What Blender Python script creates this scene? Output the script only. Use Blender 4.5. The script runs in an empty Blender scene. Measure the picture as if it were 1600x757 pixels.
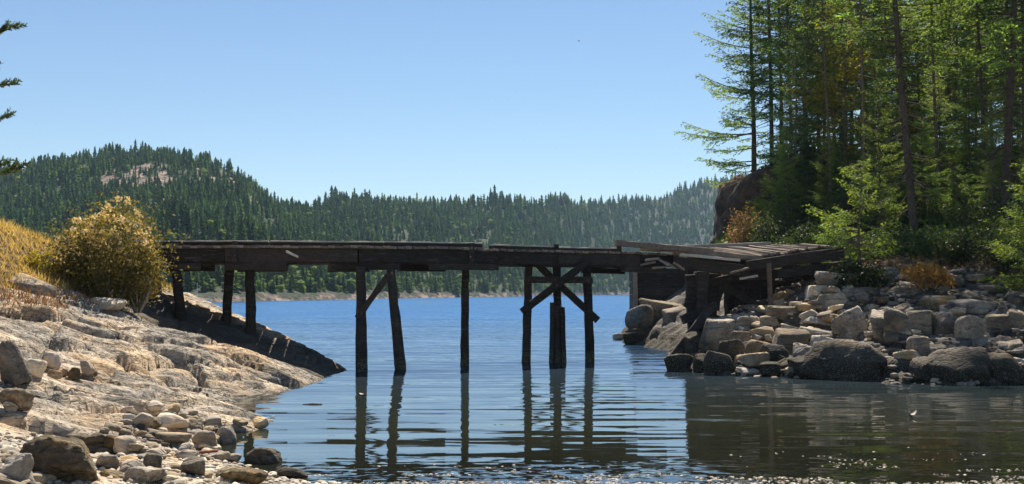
import bpy, bmesh, math, random
import numpy as np
from mathutils import Vector, Matrix
S = bpy.context.scene
COL = S.collection
R = math.radians
# ------------------------------------------------------------------ camera
HC, F, YH = 2.3, 1800.0, 457.0          # eye height, focal length in photo pixels, horizon row
PITCH = math.atan((YH - 378.5) / F)
cam = bpy.data.cameras.new('camera'); cam.lens = 36.0 * F / 1600; cam.sensor_width = 36
cam.clip_end = 6000; cam.clip_start = 0.1
co = bpy.data.objects.new('camera', cam); COL.objects.link(co)
co.location = (0, 0, HC); co.rotation_euler = (math.pi / 2 + PITCH, 0, 0)
S.camera = co
# ------------------------------------------------------------------ sky and sun
SUN_EL, SUN_AZ = 54.0, 10.0             # azimuth measured from +Y (the view) towards +X
w = bpy.data.worlds.new('World'); S.world = w; w.use_nodes = True
nt = w.node_tree; nt.nodes.clear()
sky = nt.nodes.new('ShaderNodeTexSky'); sky.sky_type = 'NISHITA'; sky.sun_disc = False
sky.sun_elevation = R(SUN_EL); sky.sun_rotation = R(SUN_AZ)
sky.air_density = 1.0; sky.dust_density = 0.0; sky.ozone_density = 4.0; sky.altitude = 0
bg = nt.nodes.new('ShaderNodeBackground'); bg.inputs[1].default_value = 0.057
wo = nt.nodes.new('ShaderNodeOutputWorld')
nt.links.new(sky.outputs[0], bg.inputs[0]); nt.links.new(bg.outputs[0], wo.inputs[0])
sl = bpy.data.lights.new('sun', 'SUN'); sl.energy = 5.0; sl.angle = R(0.53); sl.color = (1.0, 0.91, 0.78)
so = bpy.data.objects.new('sun', sl); COL.objects.link(so)
sd = Vector((math.sin(R(SUN_AZ)) * math.cos(R(SUN_EL)), math.cos(R(SUN_AZ)) * math.cos(R(SUN_EL)), math.sin(R(SUN_EL))))
so.rotation_euler = sd.to_track_quat('Z', 'Y').to_euler(); so.location = (0, 0, 60)
vs = S.view_settings; vs.view_transform = 'Standard'; vs.look = 'None'; vs.exposure = 0.95; vs.gamma = 1.0
S.render.engine = 'CYCLES'
S.cycles.max_bounces = 8; S.cycles.transparent_max_bounces = 16; S.cycles.diffuse_bounces = 3
S.cycles.volume_bounces = 0; S.cycles.sample_clamp_indirect = 6.0; S.cycles.use_denoising = True
S.cycles.caustics_reflective = False; S.cycles.caustics_refractive = False

# ------------------------------------------------------------------ helpers
def W(px, py, Y):
    """point seen at photo pixel (px, py) at distance Y"""
    z = (378.5 - py) / F
    dy = math.cos(PITCH) - z * math.sin(PITCH); dz = math.sin(PITCH) + z * math.cos(PITCH)
    k = Y / dy
    return Vector(((px - 800) / F * k, Y, HC + dz * k))
def _h(ix, iy, iz, seed):
    n = (ix.astype(np.int64) * 374761393 + iy.astype(np.int64) * 668265263 + iz.astype(np.int64) * 2147483647 + seed * 1274126177) & 0xffffffff
    n = ((n ^ (n >> 13)) * 1274126177) & 0xffffffff
    n = ((n ^ (n >> 16)) * 2246822519) & 0xffffffff
    return ((n ^ (n >> 15)) & 0xffffff) / float(0xffffff)
def vnoise(x, y, z=None, seed=0):
    x = np.asarray(x, float); y = np.asarray(y, float)
    z = np.zeros_like(x) if z is None else np.asarray(z, float)
    ix, iy, iz = np.floor(x), np.floor(y), np.floor(z)
    fx, fy, fz = x - ix, y - iy, z - iz
    fx, fy, fz = [t * t * t * (t * (t * 6 - 15) + 10) for t in (fx, fy, fz)]
    out = 0
    for a in (0, 1):
        for b in (0, 1):
            for c in (0, 1):
                out = out + _h(ix + a, iy + b, iz + c, seed) * (fx if a else 1 - fx) * (fy if b else 1 - fy) * (fz if c else 1 - fz)
    return out * 2 - 1
def fbm(x, y, z=None, seed=0, o=4, g=0.5):
    a, s, t = 1.0, 0.0, 0.0
    for k in range(o):
        s = s + a * vnoise(x * 2 ** k, y * 2 ** k, None if z is None else z * 2 ** k, seed + k * 7); t += a; a *= g
    return s / t
def ridged(x, y, z=None, seed=0, o=3, g=0.5):
    a, s, t = 1.0, 0.0, 0.0
    for k in range(o):
        s = s + a * (1 - np.abs(vnoise(x * 2 ** k, y * 2 ** k, None if z is None else z * 2 ** k, seed + k * 7)) * 2); t += a; a *= g
    return s / t
def sstep(a, b, x):
    t = np.clip((x - a) / (b - a), 0, 1); return t * t * (3 - 2 * t)
def mesh_np(name, V, Fc, k, smooth=False):
    """V (n,3) array, Fc (m,k) array of polygons with k corners"""
    me = bpy.data.meshes.new(name)
    V = np.ascontiguousarray(V, np.float32); Fc = np.ascontiguousarray(Fc, np.int32)
    me.vertices.add(len(V)); me.vertices.foreach_set('co', V.ravel())
    me.loops.add(Fc.size); me.loops.foreach_set('vertex_index', Fc.ravel())
    me.polygons.add(len(Fc)); me.polygons.foreach_set('loop_start', np.arange(0, Fc.size, k, dtype=np.int32))
    me.update(calc_edges=True)
    if smooth: me.polygons.foreach_set('use_smooth', np.ones(len(Fc), bool))
    me.validate()
    return me
def mesh_py(name, V, Fc, smooth=False):
    me = bpy.data.meshes.new(name); me.from_pydata([tuple(v) for v in V], [], Fc); me.update()
    if smooth: me.polygons.foreach_set('use_smooth', np.ones(len(me.polygons), bool))
    return me
def link(name, me, mat=None, parent=None, loc=None, rot=None, **props):
    o = bpy.data.objects.new(name, me); COL.objects.link(o)
    if mat is not None and me is not None and len(me.materials) == 0: me.materials.append(mat)
    if parent is not None: o.parent = parent
    if loc is not None: o.location = loc
    if rot is not None: o.rotation_euler = rot
    for k, v in props.items():
        if v is not None: o[k] = v
    return o
class Acc:
    """collects triangles and quads for one mesh"""
    def __init__(s): s.v = []; s.f = []
    def add(s, vs_, fs_):
        b = len(s.v); s.v.extend(vs_); s.f.extend([tuple(i + b for i in f) for f in fs_])
    def tube(s, pts, rads, n=6, cap=True, jit=0.0, rng=None):
        pts = [Vector(p) for p in pts]; b = len(s.v); up = Vector((0.31, 0.17, 0.93))
        for i, p in enumerate(pts):
            d = (pts[min(i + 1, len(pts) - 1)] - pts[max(i - 1, 0)]).normalized()
            a = d.cross(up)
            if a.length < 0.1: a = d.cross(Vector((1, 0, 0)))
            a.normalize(); c = d.cross(a)
            for k in range(n):
                t = 2 * math.pi * k / n; r = rads[i] * (1 + (rng.uniform(-jit, jit) if rng else 0))
                s.v.append(p + (a * math.cos(t) + c * math.sin(t)) * r)
        for i in range(len(pts) - 1):
            for k in range(n):
                q = (k + 1) % n
                s.f.append((b + i * n + k, b + i * n + q, b + (i + 1) * n + q, b + (i + 1) * n + k))
        if cap:
            s.f.append(tuple(b + k for k in reversed(range(n)))); s.f.append(tuple(b + (len(pts) - 1) * n + k for k in range(n)))
    def beam(s, p0, p1, wd, ht, up=(0, 0, 1), segs=1, jit=0.0, rng=None, w1=None, h1=None):
        """box-section timber from p0 to p1 with slightly worn corners"""
        p0, p1 = Vector(p0), Vector(p1); d = (p1 - p0).normalized(); side = d.cross(Vector(up)).normalized(); u = side.cross(d)
        b = len(s.v); c = 0.14
        for i in range(segs + 1):
            t = i / segs; p = p0.lerp(p1, t); a = (wd if w1 is None else wd + (w1 - wd) * t) / 2; e = (ht if h1 is None else ht + (h1 - ht) * t) / 2
            for x, y in ((-1 + c, -1), (1 - c, -1), (1, -1 + c), (1, 1 - c), (1 - c, 1), (-1 + c, 1), (-1, 1 - c), (-1, -1 + c)):
                j = Vector((rng.uniform(-jit, jit), rng.uniform(-jit, jit), rng.uniform(-jit, jit))) if rng and jit else Vector()
                s.v.append(p + side * (x * a) + u * (y * e) + j)
        for i in range(segs):
            for k in range(8):
                q = (k + 1) % 8
                s.f.append((b + i * 8 + k, b + i * 8 + q, b + (i + 1) * 8 + q, b + (i + 1) * 8 + k))
        s.f.append(tuple(b + k for k in reversed(range(8)))); s.f.append(tuple(b + segs * 8 + k for k in range(8)))
    def mesh(s, name, smooth=False):
        me = mesh_py(name, s.v, s.f, smooth); bm = bmesh.new(); bm.from_mesh(me); bmesh.ops.recalc_face_normals(bm, faces=bm.faces); bm.to_mesh(me); bm.free()
        if smooth: me.polygons.foreach_set('use_smooth', np.ones(len(me.polygons), bool))
        return me

# ------------------------------------------------------------------ materials
class NT:
    def __init__(s, name):
        s.m = bpy.data.materials.new(name); s.m.use_nodes = True; s.t = s.m.node_tree; s.t.nodes.clear()
        s.out = s.t.nodes.new('ShaderNodeOutputMaterial')
    def n(s, typ, **kw):
        nd = s.t.nodes.new(typ)
        for k, v in kw.items():
            if hasattr(nd, k): setattr(nd, k, v)
        return nd
    def L(s, a, b): s.t.links.new(a, b)
    def setin(s, nd, i, v):
        if isinstance(v, bpy.types.NodeSocket): s.L(v, nd.inputs[i])
        elif v is not None: nd.inputs[i].default_value = v
    def noise(s, vec, scale, detail=4, rough=0.55, dist=0.0):
        nd = s.n('ShaderNodeTexNoise'); s.setin(nd, 'Vector', vec); s.setin(nd, 'Scale', scale); s.setin(nd, 'Detail', detail)
        s.setin(nd, 'Roughness', rough); s.setin(nd, 'Distortion', dist); return nd.outputs[0]
    def mapping(s, vec, scale=(1, 1, 1), rot=(0, 0, 0), loc=(0, 0, 0)):
        nd = s.n('ShaderNodeMapping'); s.L(vec, nd.inputs[0]); nd.inputs['Scale'].default_value = scale
        nd.inputs['Rotation'].default_value = rot; nd.inputs['Location'].default_value = loc; return nd.outputs[0]
    def ramp(s, fac, stops):
        nd = s.n('ShaderNodeValToRGB'); s.L(fac, nd.inputs[0]); cr = nd.color_ramp
        while len(cr.elements) < len(stops): cr.elements.new(0.5)
        for e, (p, c) in zip(cr.elements, stops):
            e.position = p; e.color = (*c, 1) if len(c) == 3 else c
        return nd.outputs[0]
    def mapr(s, v, a, b, c=0.0, d=1.0):
        nd = s.n('ShaderNodeMapRange'); s.setin(nd, 0, v); nd.inputs[1].default_value = a; nd.inputs[2].default_value = b
        nd.inputs[3].default_value = c; nd.inputs[4].default_value = d; return nd.outputs[0]
    def mix(s, fac, a, b, mode='MIX'):
        nd = s.n('ShaderNodeMix', data_type='RGBA', blend_type=mode); s.setin(nd, 0, fac)
        for i, v in ((6, a), (7, b)):
            if isinstance(v, tuple) and len(v) == 3: v = (*v, 1)
            s.setin(nd, i, v)
        return nd.outputs[2]
    def math(s, op, a, b=None):
        nd = s.n('ShaderNodeMath', operation=op); s.setin(nd, 0, a); s.setin(nd, 1, b); return nd.outputs[0]
    def bump(s, h, strength, dist, normal=None):
        nd = s.n('ShaderNodeBump'); s.setin(nd, 'Height', h); nd.inputs['Strength'].default_value = strength; s.setin(nd, 'Distance', dist)
        if normal is not None: s.L(normal, nd.inputs['Normal'])
        return nd.outputs[0]
    def pbsdf(s, col, rough=0.9, normal=None, spec=0.3):
        nd = s.n('ShaderNodeBsdfPrincipled'); s.setin(nd, 'Base Color', (*col, 1) if isinstance(col, tuple) and len(col) == 3 else col)
        s.setin(nd, 'Roughness', rough); s.setin(nd, 'Specular IOR Level', spec)
        if normal is not None: s.L(normal, nd.inputs['Normal'])
        return nd.outputs[0]
    def done(s, sh): s.L(sh, s.out.inputs[0]); return s.m
    def pos(s): return s.n('ShaderNodeNewGeometry').outputs['Position']
    def obj(s): return s.n('ShaderNodeTexCoord').outputs['Object']
    def rnd(s): return s.n('ShaderNodeObjectInfo').outputs['Random']
    def sep(s, v): nd = s.n('ShaderNodeSeparateXYZ'); s.L(v, nd.inputs[0]); return nd.outputs

def rock_mat(name, light, mid, dark, var=0.35, lichen=0.5, world=True, band_rot=(0.25, -0.35, 0.5), weed=None, bumpd=0.05, soil=None):
    m = NT(name); p = m.pos() if world else m.obj()
    base = m.noise(p, 0.9, 5, 0.6)
    c = m.ramp(base, [(0.30, dark), (0.46, mid), (0.60, light), (0.8, tuple(min(1, x * 1.12) for x in light))])
    pb = m.mapping(p, (1.2, 9.0, 9.0), band_rot)
    band = m.noise(pb, 1.3, 5, 0.62, 0.6)
    c = m.mix(m.mapr(band, 0.34, 0.46, 0.85, 0.0), c, tuple(x * 0.32 for x in mid))
    c = m.mix(m.mapr(band, 0.56, 0.68, 0.0, 0.45), c, light)
    fine = m.noise(p, 14.0, 4, 0.7)
    c = m.mix(m.mapr(fine, 0.42, 0.60, lichen, 0.0), c, tuple(x * 0.5 for x in mid))
    warm = m.noise(p, 1.7, 3, 0.5)
    c = m.mix(m.mapr(warm, 0.56, 0.72, 0.0, 0.6), c, (light[0] * 1.0, light[1] * 0.78, light[2] * 0.5))
    rv = m.rnd()
    hsv = m.n('ShaderNodeHueSaturation'); m.L(c, hsv.inputs['Color']); m.L(m.mapr(rv, 0, 1, 1 - var, 1 + var), hsv.inputs['Value'])
    m.L(m.mapr(m.math('FRACT', m.math('MULTIPLY', rv, 7.31)), 0, 1, 0.6, 1.35), hsv.inputs['Saturation'])
    c = hsv.outputs[0]
    xyz = m.sep(m.pos())
    if name == 'pale_shore_rock':
        big = m.noise(m.mapping(p, (1, 1, 1.5)), 0.55, 3, 0.5)
        c = m.mix(m.mapr(big, 0.50, 0.60, 0.0, 0.62), c, m.mix(m.mapr(band, 0.4, 0.6), (0.13, 0.125, 0.115), (0.40, 0.37, 0.32)))
        c = m.mix(m.mapr(big, 0.46, 0.36, 0.0, 0.5), c, (0.60, 0.40, 0.21))
        wp = m.n('ShaderNodeVectorMath', operation='ADD'); m.L(p, wp.inputs[0])
        wn = m.n('ShaderNodeTexNoise'); m.L(p, wn.inputs['Vector']); wn.inputs['Scale'].default_value = 1.4; m.L(wn.outputs['Color'], wp.inputs[1])
        for sc_, wd_, an_ in ((0.75, 0.018, 0.35), (2.1, 0.020, 0.15)):
            vc = m.n('ShaderNodeTexVoronoi', feature='DISTANCE_TO_EDGE'); m.L(m.mapping(wp.outputs[0], (0.5, 1.5, 2.4), (0, 0, an_)), vc.inputs['Vector']); vc.inputs['Scale'].default_value = sc_
            c = m.mix(m.math('MULTIPLY', m.mapr(vc.outputs[0], 0.0, wd_, 0.9, 0.0), m.mapr(m.noise(p, 0.8, 2), 0.42, 0.52)), c, (0.035, 0.03, 0.025))      # rock tongue painted dark: the bridge's shade, partly lichen and tidal stain
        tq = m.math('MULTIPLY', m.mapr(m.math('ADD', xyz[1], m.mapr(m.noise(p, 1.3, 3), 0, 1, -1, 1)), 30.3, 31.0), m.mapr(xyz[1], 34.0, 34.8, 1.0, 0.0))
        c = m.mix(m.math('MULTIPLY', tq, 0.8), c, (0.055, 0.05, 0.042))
    zz = m.math('ADD', xyz[2], m.mapr(m.noise(p, 2.5, 3), 0, 1, -0.12, 0.12))
    rough = 0.92
    if weed:
        c = m.mix(m.mapr(zz, weed[0], weed[1], 0.92, 0.0), c, m.mix(m.mapr(m.noise(p, 30, 2, 0.6), 0.55, 0.66), (0.035, 0.03, 0.018), (0.22, 0.20, 0.16)))
    else:
        c = m.mix(m.mapr(zz, -0.02, 0.10, 0.6, 0.0), c, tuple(x * 0.35 for x in mid))
    if soil:
        sm = m.math('MULTIPLY', m.mapr(m.math('ADD', xyz[2], m.mapr(m.noise(p, 1.1, 4), 0, 1, -0.7, 0.7)), soil[0], soil[1]), 1.0)
        c = m.mix(sm, c, m.ramp(m.noise(p, 6, 4), [(0.35, (0.07, 0.045, 0.025)), (0.55, (0.2, 0.13, 0.06)), (0.7, (0.3, 0.21, 0.1))]))
    vor = m.n('ShaderNodeTexVoronoi', feature='DISTANCE_TO_EDGE'); m.L(m.mapping(p, (0.8, 2.2, 2.0), band_rot), vor.inputs['Vector']); vor.inputs['Scale'].default_value = 1.6
    crack = m.mapr(vor.outputs[0], 0.0, 0.05)
    nb = m.bump(band, 0.9, bumpd * 1.6); nb = m.bump(crack, 0.5, bumpd, nb); nb = m.bump(fine, 0.8, bumpd * 0.35, nb)
    nb = m.bump(m.noise(p, 45, 3, 0.7), 0.6, bumpd * 0.12, nb)
    return m.done(m.pbsdf(c, rough, nb, 0.25))

def leaf_mat(name, c1, c2, trans=0.35, scale=0.8, rough=0.6, tip=None, tt=(1.9, 2.0, 0.9)):
    m = NT(name); p = m.pos()
    f = m.noise(p, scale, 3, 0.6); f2 = m.noise(p, 7.0, 2, 0.6)
    c = m.mix(m.mapr(f, 0.35, 0.65), (*c1, 1), (*c2, 1))
    if tip: c = m.mix(m.mapr(f2, 0.55, 0.70, 0.0, 0.8), c, (*tip, 1))
    hsv = m.n('ShaderNodeHueSaturation'); m.L(c, hsv.inputs['Color']); m.L(m.mapr(m.rnd(), 0, 1, 0.7, 1.35), hsv.inputs['Value'])
    m.L(m.mapr(m.math('FRACT', m.math('MULTIPLY', m.rnd(), 5.7)), 0, 1, 0.485, 0.515), hsv.inputs['Hue'])
    c = hsv.outputs[0]
    a = m.pbsdf(c, rough, None, 0.3 if rough < 1 else 0.0)
    t = m.n('ShaderNodeBsdfTranslucent'); m.L(m.mix(1.0, c, (*tt, 1), 'MULTIPLY'), t.inputs[0])
    mx = m.n('ShaderNodeMixShader'); mx.inputs[0].default_value = trans; m.L(a, mx.inputs[1]); m.L(t.outputs[0], mx.inputs[2])
    return m.done(mx.outputs[0])
def wood_mat(name, c1, c2, scale=1.0, weedy=False):
    m = NT(name); p = m.obj(); g = m.noise(p, 3.0 * scale, 5, 0.65, 1.0); g2 = m.noise(p, 18 * scale, 4, 0.7, 0.3)
    c = m.mix(m.mapr(g, 0.3, 0.7), (*c1, 1), (*c2, 1)); c = m.mix(m.mapr(g2, 0.35, 0.6, 0.5, 0.0), c, tuple(x * 0.4 for x in c1))
    hsv = m.n('ShaderNodeHueSaturation'); m.L(c, hsv.inputs['Color']); m.L(m.mapr(m.rnd(), 0, 1, 0.65, 1.4), hsv.inputs['Value']); c = hsv.outputs[0]
    if weedy:
        c = m.mix(m.mapr(m.noise(m.mapping(p, (0.6, 0.6, 6)), 3, 4, 0.7), 0.56, 0.7, 0.0, 0.55), c, (0.17, 0.15, 0.13))
        z = m.math('ADD', m.sep(m.pos())[2], m.mapr(m.noise(m.pos(), 5, 3), 0, 1, -0.2, 0.2))
        c = m.mix(m.mapr(z, 0.2, 0.45, 1.0, 0.0), c, m.mix(m.mapr(m.noise(p, 30, 2), 0.48, 0.58), (0.035, 0.035, 0.018), (0.20, 0.18, 0.13)))
    nb = m.bump(g2, 0.7, 0.02); nb = m.bump(g, 0.6, 0.03, nb)
    return m.done(m.pbsdf(c, 0.9, nb, 0.2))

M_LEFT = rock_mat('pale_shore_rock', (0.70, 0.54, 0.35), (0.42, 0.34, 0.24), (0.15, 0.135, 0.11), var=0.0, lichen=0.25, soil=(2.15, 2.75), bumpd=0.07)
M_RIGHT = rock_mat('grey_shore_rock', (0.26, 0.22, 0.17), (0.13, 0.11, 0.088), (0.05, 0.043, 0.035), var=0.0, lichen=0.5, weed=(0.35, 0.75), soil=(2.7, 3.3), band_rot=(0.1, 0.2, -0.3))
M_STONE = rock_mat('tan_stone', (0.62, 0.53, 0.40), (0.42, 0.35, 0.26), (0.20, 0.165, 0.12), var=0.35, lichen=0.35, bumpd=0.02)
M_TAN = rock_mat('warm_boulder', (0.56, 0.44, 0.29), (0.40, 0.31, 0.21), (0.22, 0.17, 0.11), var=0.15, lichen=0.35, bumpd=0.03)
M_GREY = rock_mat('grey_boulder', (0.46, 0.385, 0.29), (0.25, 0.21, 0.16), (0.055, 0.048, 0.04), var=0.25, lichen=0.5, weed=(0.1, 0.5), bumpd=0.05)
M_DARK = rock_mat('weedy_boulder', (0.20, 0.165, 0.12), (0.085, 0.07, 0.052), (0.03, 0.026, 0.02), var=0.2, lichen=0.6, weed=(0.3, 0.8), bumpd=0.04)
M_BARN = rock_mat('barnacled_boulder', (0.30, 0.25, 0.17), (0.15, 0.12, 0.08), (0.06, 0.05, 0.035), var=0.2, lichen=0.9, bumpd=0.05)
M_BLUFF = rock_mat('bluff_rock', (0.22, 0.16, 0.12), (0.13, 0.095, 0.07), (0.05, 0.04, 0.03), var=0.0, lichen=0.5, bumpd=0.12)
M_WOOD = wood_mat('tarred_timber', (0.040, 0.033, 0.028), (0.075, 0.06, 0.05), weedy=True)
M_DECK = wood_mat('weathered_plank', (0.20, 0.155, 0.12), (0.42, 0.34, 0.27), 2.0)
M_PALE = wood_mat('bleached_or_sunlit_board', (0.42, 0.38, 0.32), (0.62, 0.57, 0.5), 2.0)
M_BARK = wood_mat('bark', (0.10, 0.075, 0.055), (0.20, 0.155, 0.12), 1.0)
M_TWIG = wood_mat('dead_twigs', (0.24, 0.21, 0.17), (0.42, 0.38, 0.31), 1.0)
M_FIR = leaf_mat('fir_needles', (0.05, 0.095, 0.034), (0.14, 0.185, 0.055), 0.62, 0.5, tip=(0.27, 0.28, 0.09))
M_FIRD = leaf_mat('dark_fir_needles', (0.04, 0.08, 0.04), (0.13, 0.17, 0.06), 0.58, 0.5, tip=(0.19, 0.23, 0.07))
M_FIRB = leaf_mat('young_fir_needles', (0.08, 0.13, 0.03), (0.14, 0.18, 0.04), 0.45, tip=(0.24, 0.27, 0.05))
M_YEL = leaf_mat('yellowing_leaves', (0.13, 0.15, 0.02), (0.30, 0.22, 0.03), 0.45, tip=(0.40, 0.30, 0.06))
M_BUSH = leaf_mat('bush_leaves', (0.085, 0.085, 0.022), (0.21, 0.175, 0.045), 0.4, 2.0, tip=(0.40, 0.30, 0.10), tt=(1.7, 1.45, 0.9))
M_BLOOM = leaf_mat('cream_blossom', (0.56, 0.46, 0.18), (0.66, 0.58, 0.36), 0.2, 3.0, tt=(1.7, 1.45, 0.9))
M_SALAL = leaf_mat('undergrowth_leaves', (0.022, 0.038, 0.015), (0.05, 0.07, 0.022), 0.3, 1.2, tip=(0.11, 0.125, 0.035))
M_ORANGE = leaf_mat('dry_orange_leaves', (0.38, 0.24, 0.06), (0.52, 0.34, 0.10), 0.4, 2.0, tt=(1.7, 1.45, 0.9))
M_GRASS = leaf_mat('dry_grass', (0.44, 0.32, 0.11), (0.56, 0.44, 0.18), 0.4, 1.6, tip=(0.34, 0.30, 0.05), tt=(1.7, 1.45, 0.9))
M_BRACK = leaf_mat('brown_thatch', (0.16, 0.09, 0.04), (0.36, 0.22, 0.09), 0.3, 1.5, tt=(1.7, 1.45, 0.9))

# ------------------------------------------------------------------ terrain functions
class TPS:
    def __init__(s, P, lam=0.02):
        P = np.array(P, float); s.c = P[:, :2] / 10; n = len(P)
        K = s.k(s.c, s.c) + np.eye(n) * lam; A = np.zeros((n + 3, n + 3)); A[:n, :n] = K
        A[:n, n] = 1; A[:n, n + 1:] = s.c; A[n, :n] = 1; A[n + 1:, :n] = s.c.T
        s.w = np.linalg.solve(A, np.concatenate([P[:, 2], [0, 0, 0]]))
    @staticmethod
    def k(a, b):
        d2 = ((a[:, None, :] - b[None]) ** 2).sum(-1); return np.where(d2 > 1e-12, 0.5 * d2 * np.log(d2 + 1e-12), 0)
    def __call__(s, x, y):
        x = np.asarray(x, float); sh = x.shape; q = np.stack([x.ravel(), np.asarray(y, float).ravel()], 1) / 10
        out = np.empty(len(q))
        for i in range(0, len(q), 20000):
            b = q[i:i + 20000]; out[i:i + 20000] = s.k(b, s.c) @ s.w[:-3] + s.w[-3] + b @ s.w[-2:]
        return out.reshape(sh)
LP = [(0,757,11.5),(150,757,12.2),(300,757,13.0),(0,700,13.0),(150,700,14.5),(300,700,16),(0,650,14.8),(150,650,16.5),
      (260,650,18),(380,650,20.5),(0,600,17),(100,600,19),(200,610,21),(300,620,22),(0,560,20),(120,570,22),(230,600,24),
      (320,612,25),(0,500,24),(100,510,25),(200,530,26),(300,550,27),(400,570,28),(470,588,29.5),(0,465,26.5),(100,475,27.5),
      (200,500,28),(300,525,28.5),(400,552,29),(480,577,30),(280,508,33),(355,502,34.5),(395,513,35),(430,524,34.6),(468,536,34.3),(498,554,34.0),(514,570,33.7),
      (300,463,38.6),(240,452,38.6),(350,482,38.6),(388,503,38.4),(0,362,30),(60,372,31),(85,388,32),(0,420,28),(80,450,28.5),(150,468,30),(210,482,31),
      (0,372,36),(150,430,36),(-300,360,32),(-300,420,26),(-300,500,20),(-300,600,14.5),(-300,700,10.5)]
pts = [tuple(W(*p)) for p in LP]
pts += [(-8.5, 30.8, 0.85), (-7.0, 31.0, 0.55), (-5.6, 31.3, 0.2),
        (-2.5, 14.5, 0.0), (-4.0, 15.6, 0.0), (-4.3, 17.2, -0.02), (-4.4, 20.5, -0.02), (-5.6, 23.4, -0.02), (-5.9, 26, -0.03), (-5.1, 28.5, -0.02), (-4.8, 30.5, -0.05), (-5.0, 34.5, -0.1),
        (-1.2, 12.5, 0.02), (-1.5, 17, -0.7), (-2.5, 22, -1.0), (-3.2, 27, -1.2), (-3.0, 32, -1.5), (-4, 37, -1.5), (-6.5, 41, -0.5), (-7, 46, -2.5), (-10.5, 46, 0.2), (-14, 47, 0.8), (-14, 54, -2), (-8, 54, -4), (-22, 56, -1.5),
        (-26, 46, 3.0), (-28, 36, 5.0), (-28, 25, 4.5), (-22, 14, 3.0), (-14, 5, 1.2), (-4, 7, 0.5), (0.5, 9, 0.3), (1.5, 14, -0.35), (2, 20, -1.8), (1, 30, -3), (0, 45, -5)]
tl = TPS(pts)
LEDGE = [[(30, 606), (100, 612), (170, 628), (215, 640)], [(120, 636), (200, 641), (290, 655), (350, 664)], [(175, 590), (205, 574), (245, 566), (300, 560)], [(240, 600), (300, 588), (360, 590), (430, 596)],
         [(100, 505), (160, 520), (250, 530), (330, 545), (410, 572)], [(0, 486), (60, 492), (130, 500), (200, 512)], [(0, 528), (70, 536), (140, 548)], [(330, 568), (380, 576), (450, 592)], [(0, 660), (70, 668), (140, 690)], [(60, 560), (90, 520), (96, 500)], [(190, 612), (260, 618), (330, 622)], [(250, 545), (300, 570), (330, 600)]]
LW = []
for ln in LEDGE:
    q = []
    for (a_, b_) in ln:
        ys_ = np.linspace(10, 36, 1300); d_ = W(a_, b_, 1.0); zz_ = HC + (d_.z - HC) * ys_; g_ = tl(ys_ * d_.x, ys_); k_ = int(np.argmax(zz_ <= g_)); q.append((ys_[k_] * d_.x, ys_[k_]))
    LW.append(q)
def ledges(x, y):
    sh = x.shape; x = x.ravel() + 0.10 * fbm(x.ravel() * 1.6, y.ravel() * 1.6, seed=201); y = y.ravel() + 0.16 * fbm(x * 1.3, y.ravel() * 1.3, seed=203); out = np.zeros(len(x))
    for n_, q in enumerate(LW):
        best = np.full(len(x), 9.0); side = np.zeros(len(x))
        for (ax_, ay_), (bx_, by_) in zip(q[:-1], q[1:]):
            dx_, dy_ = bx_ - ax_, by_ - ay_; L2 = dx_ * dx_ + dy_ * dy_ + 1e-9; t_ = np.clip(((x - ax_) * dx_ + (y - ay_) * dy_) / L2, 0, 1)
            ex, ey = x - ax_ - t_ * dx_, y - ay_ - t_ * dy_; d_ = np.hypot(ex, ey); m_ = d_ < best; best = np.where(m_, d_, best); side = np.where(m_, ey, side)
        a = 0.13 + 0.05 * (n_ % 3)
        out += np.where(side < 0, -a * np.exp(-best / 0.34), 0.35 * a * np.exp(-best / 0.6)) - 0.10 * np.exp(-(best / 0.05) ** 2)
    return out.reshape(sh)
def left_z(x, y, detail=True):
    z = tl(x, y)
    if not detail: return z
    x = np.asarray(x, float); y = np.asarray(y, float)
    rockm = sstep(14.2, 15.4, y - 1.2 * (x + 5.5)) * (1 - sstep(2.5, 3.2, z) * 0.7) * sstep(-1.5, -0.1, z)
    u = x * 0.94 + y * 0.34; v = -x * 0.34 + y * 0.94
    wv = v + 0.45 * fbm(u * 0.35, v * 0.5, seed=3) + 0.9 * z
    t = wv * 1.5; fr = t - np.floor(t); led = (fr ** 3) * 0.20 * (0.4 + 0.6 * vnoise(u * 0.4, v * 1.0, seed=9) ** 2 * 2)
    t2 = wv * 4.3 + 0.6 * vnoise(u * 0.8, v * 2, seed=14); fr2 = t2 - np.floor(t2)
    lump = 0.20 * fbm(u * 0.42, v * 0.85, seed=5, o=4) + 0.045 * ridged(u * 0.7, v * 1.8, seed=21, o=4, g=0.5)
    ck = np.abs(vnoise(u * 0.55 + 0.3 * v, v * 0.9 - 0.35 * u, seed=33)); crack = -0.16 * np.exp(-(ck / 0.035) ** 2)
    ck2 = np.abs(vnoise(u * 0.5 + 7, v * 1.9, seed=37)); crack2 = -0.09 * np.exp(-(ck2 / 0.05) ** 2)
    z = z + ledges(x, y) * sstep(-0.3, 0.15, z)
    z = z + rockm * (lump - led + 0.03 - 0.035 * fr2 ** 2 + crack + crack2) + (1 - rockm) * 0.05 * fbm(x * 1.5, y * 1.5, seed=8)
    return z
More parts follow.
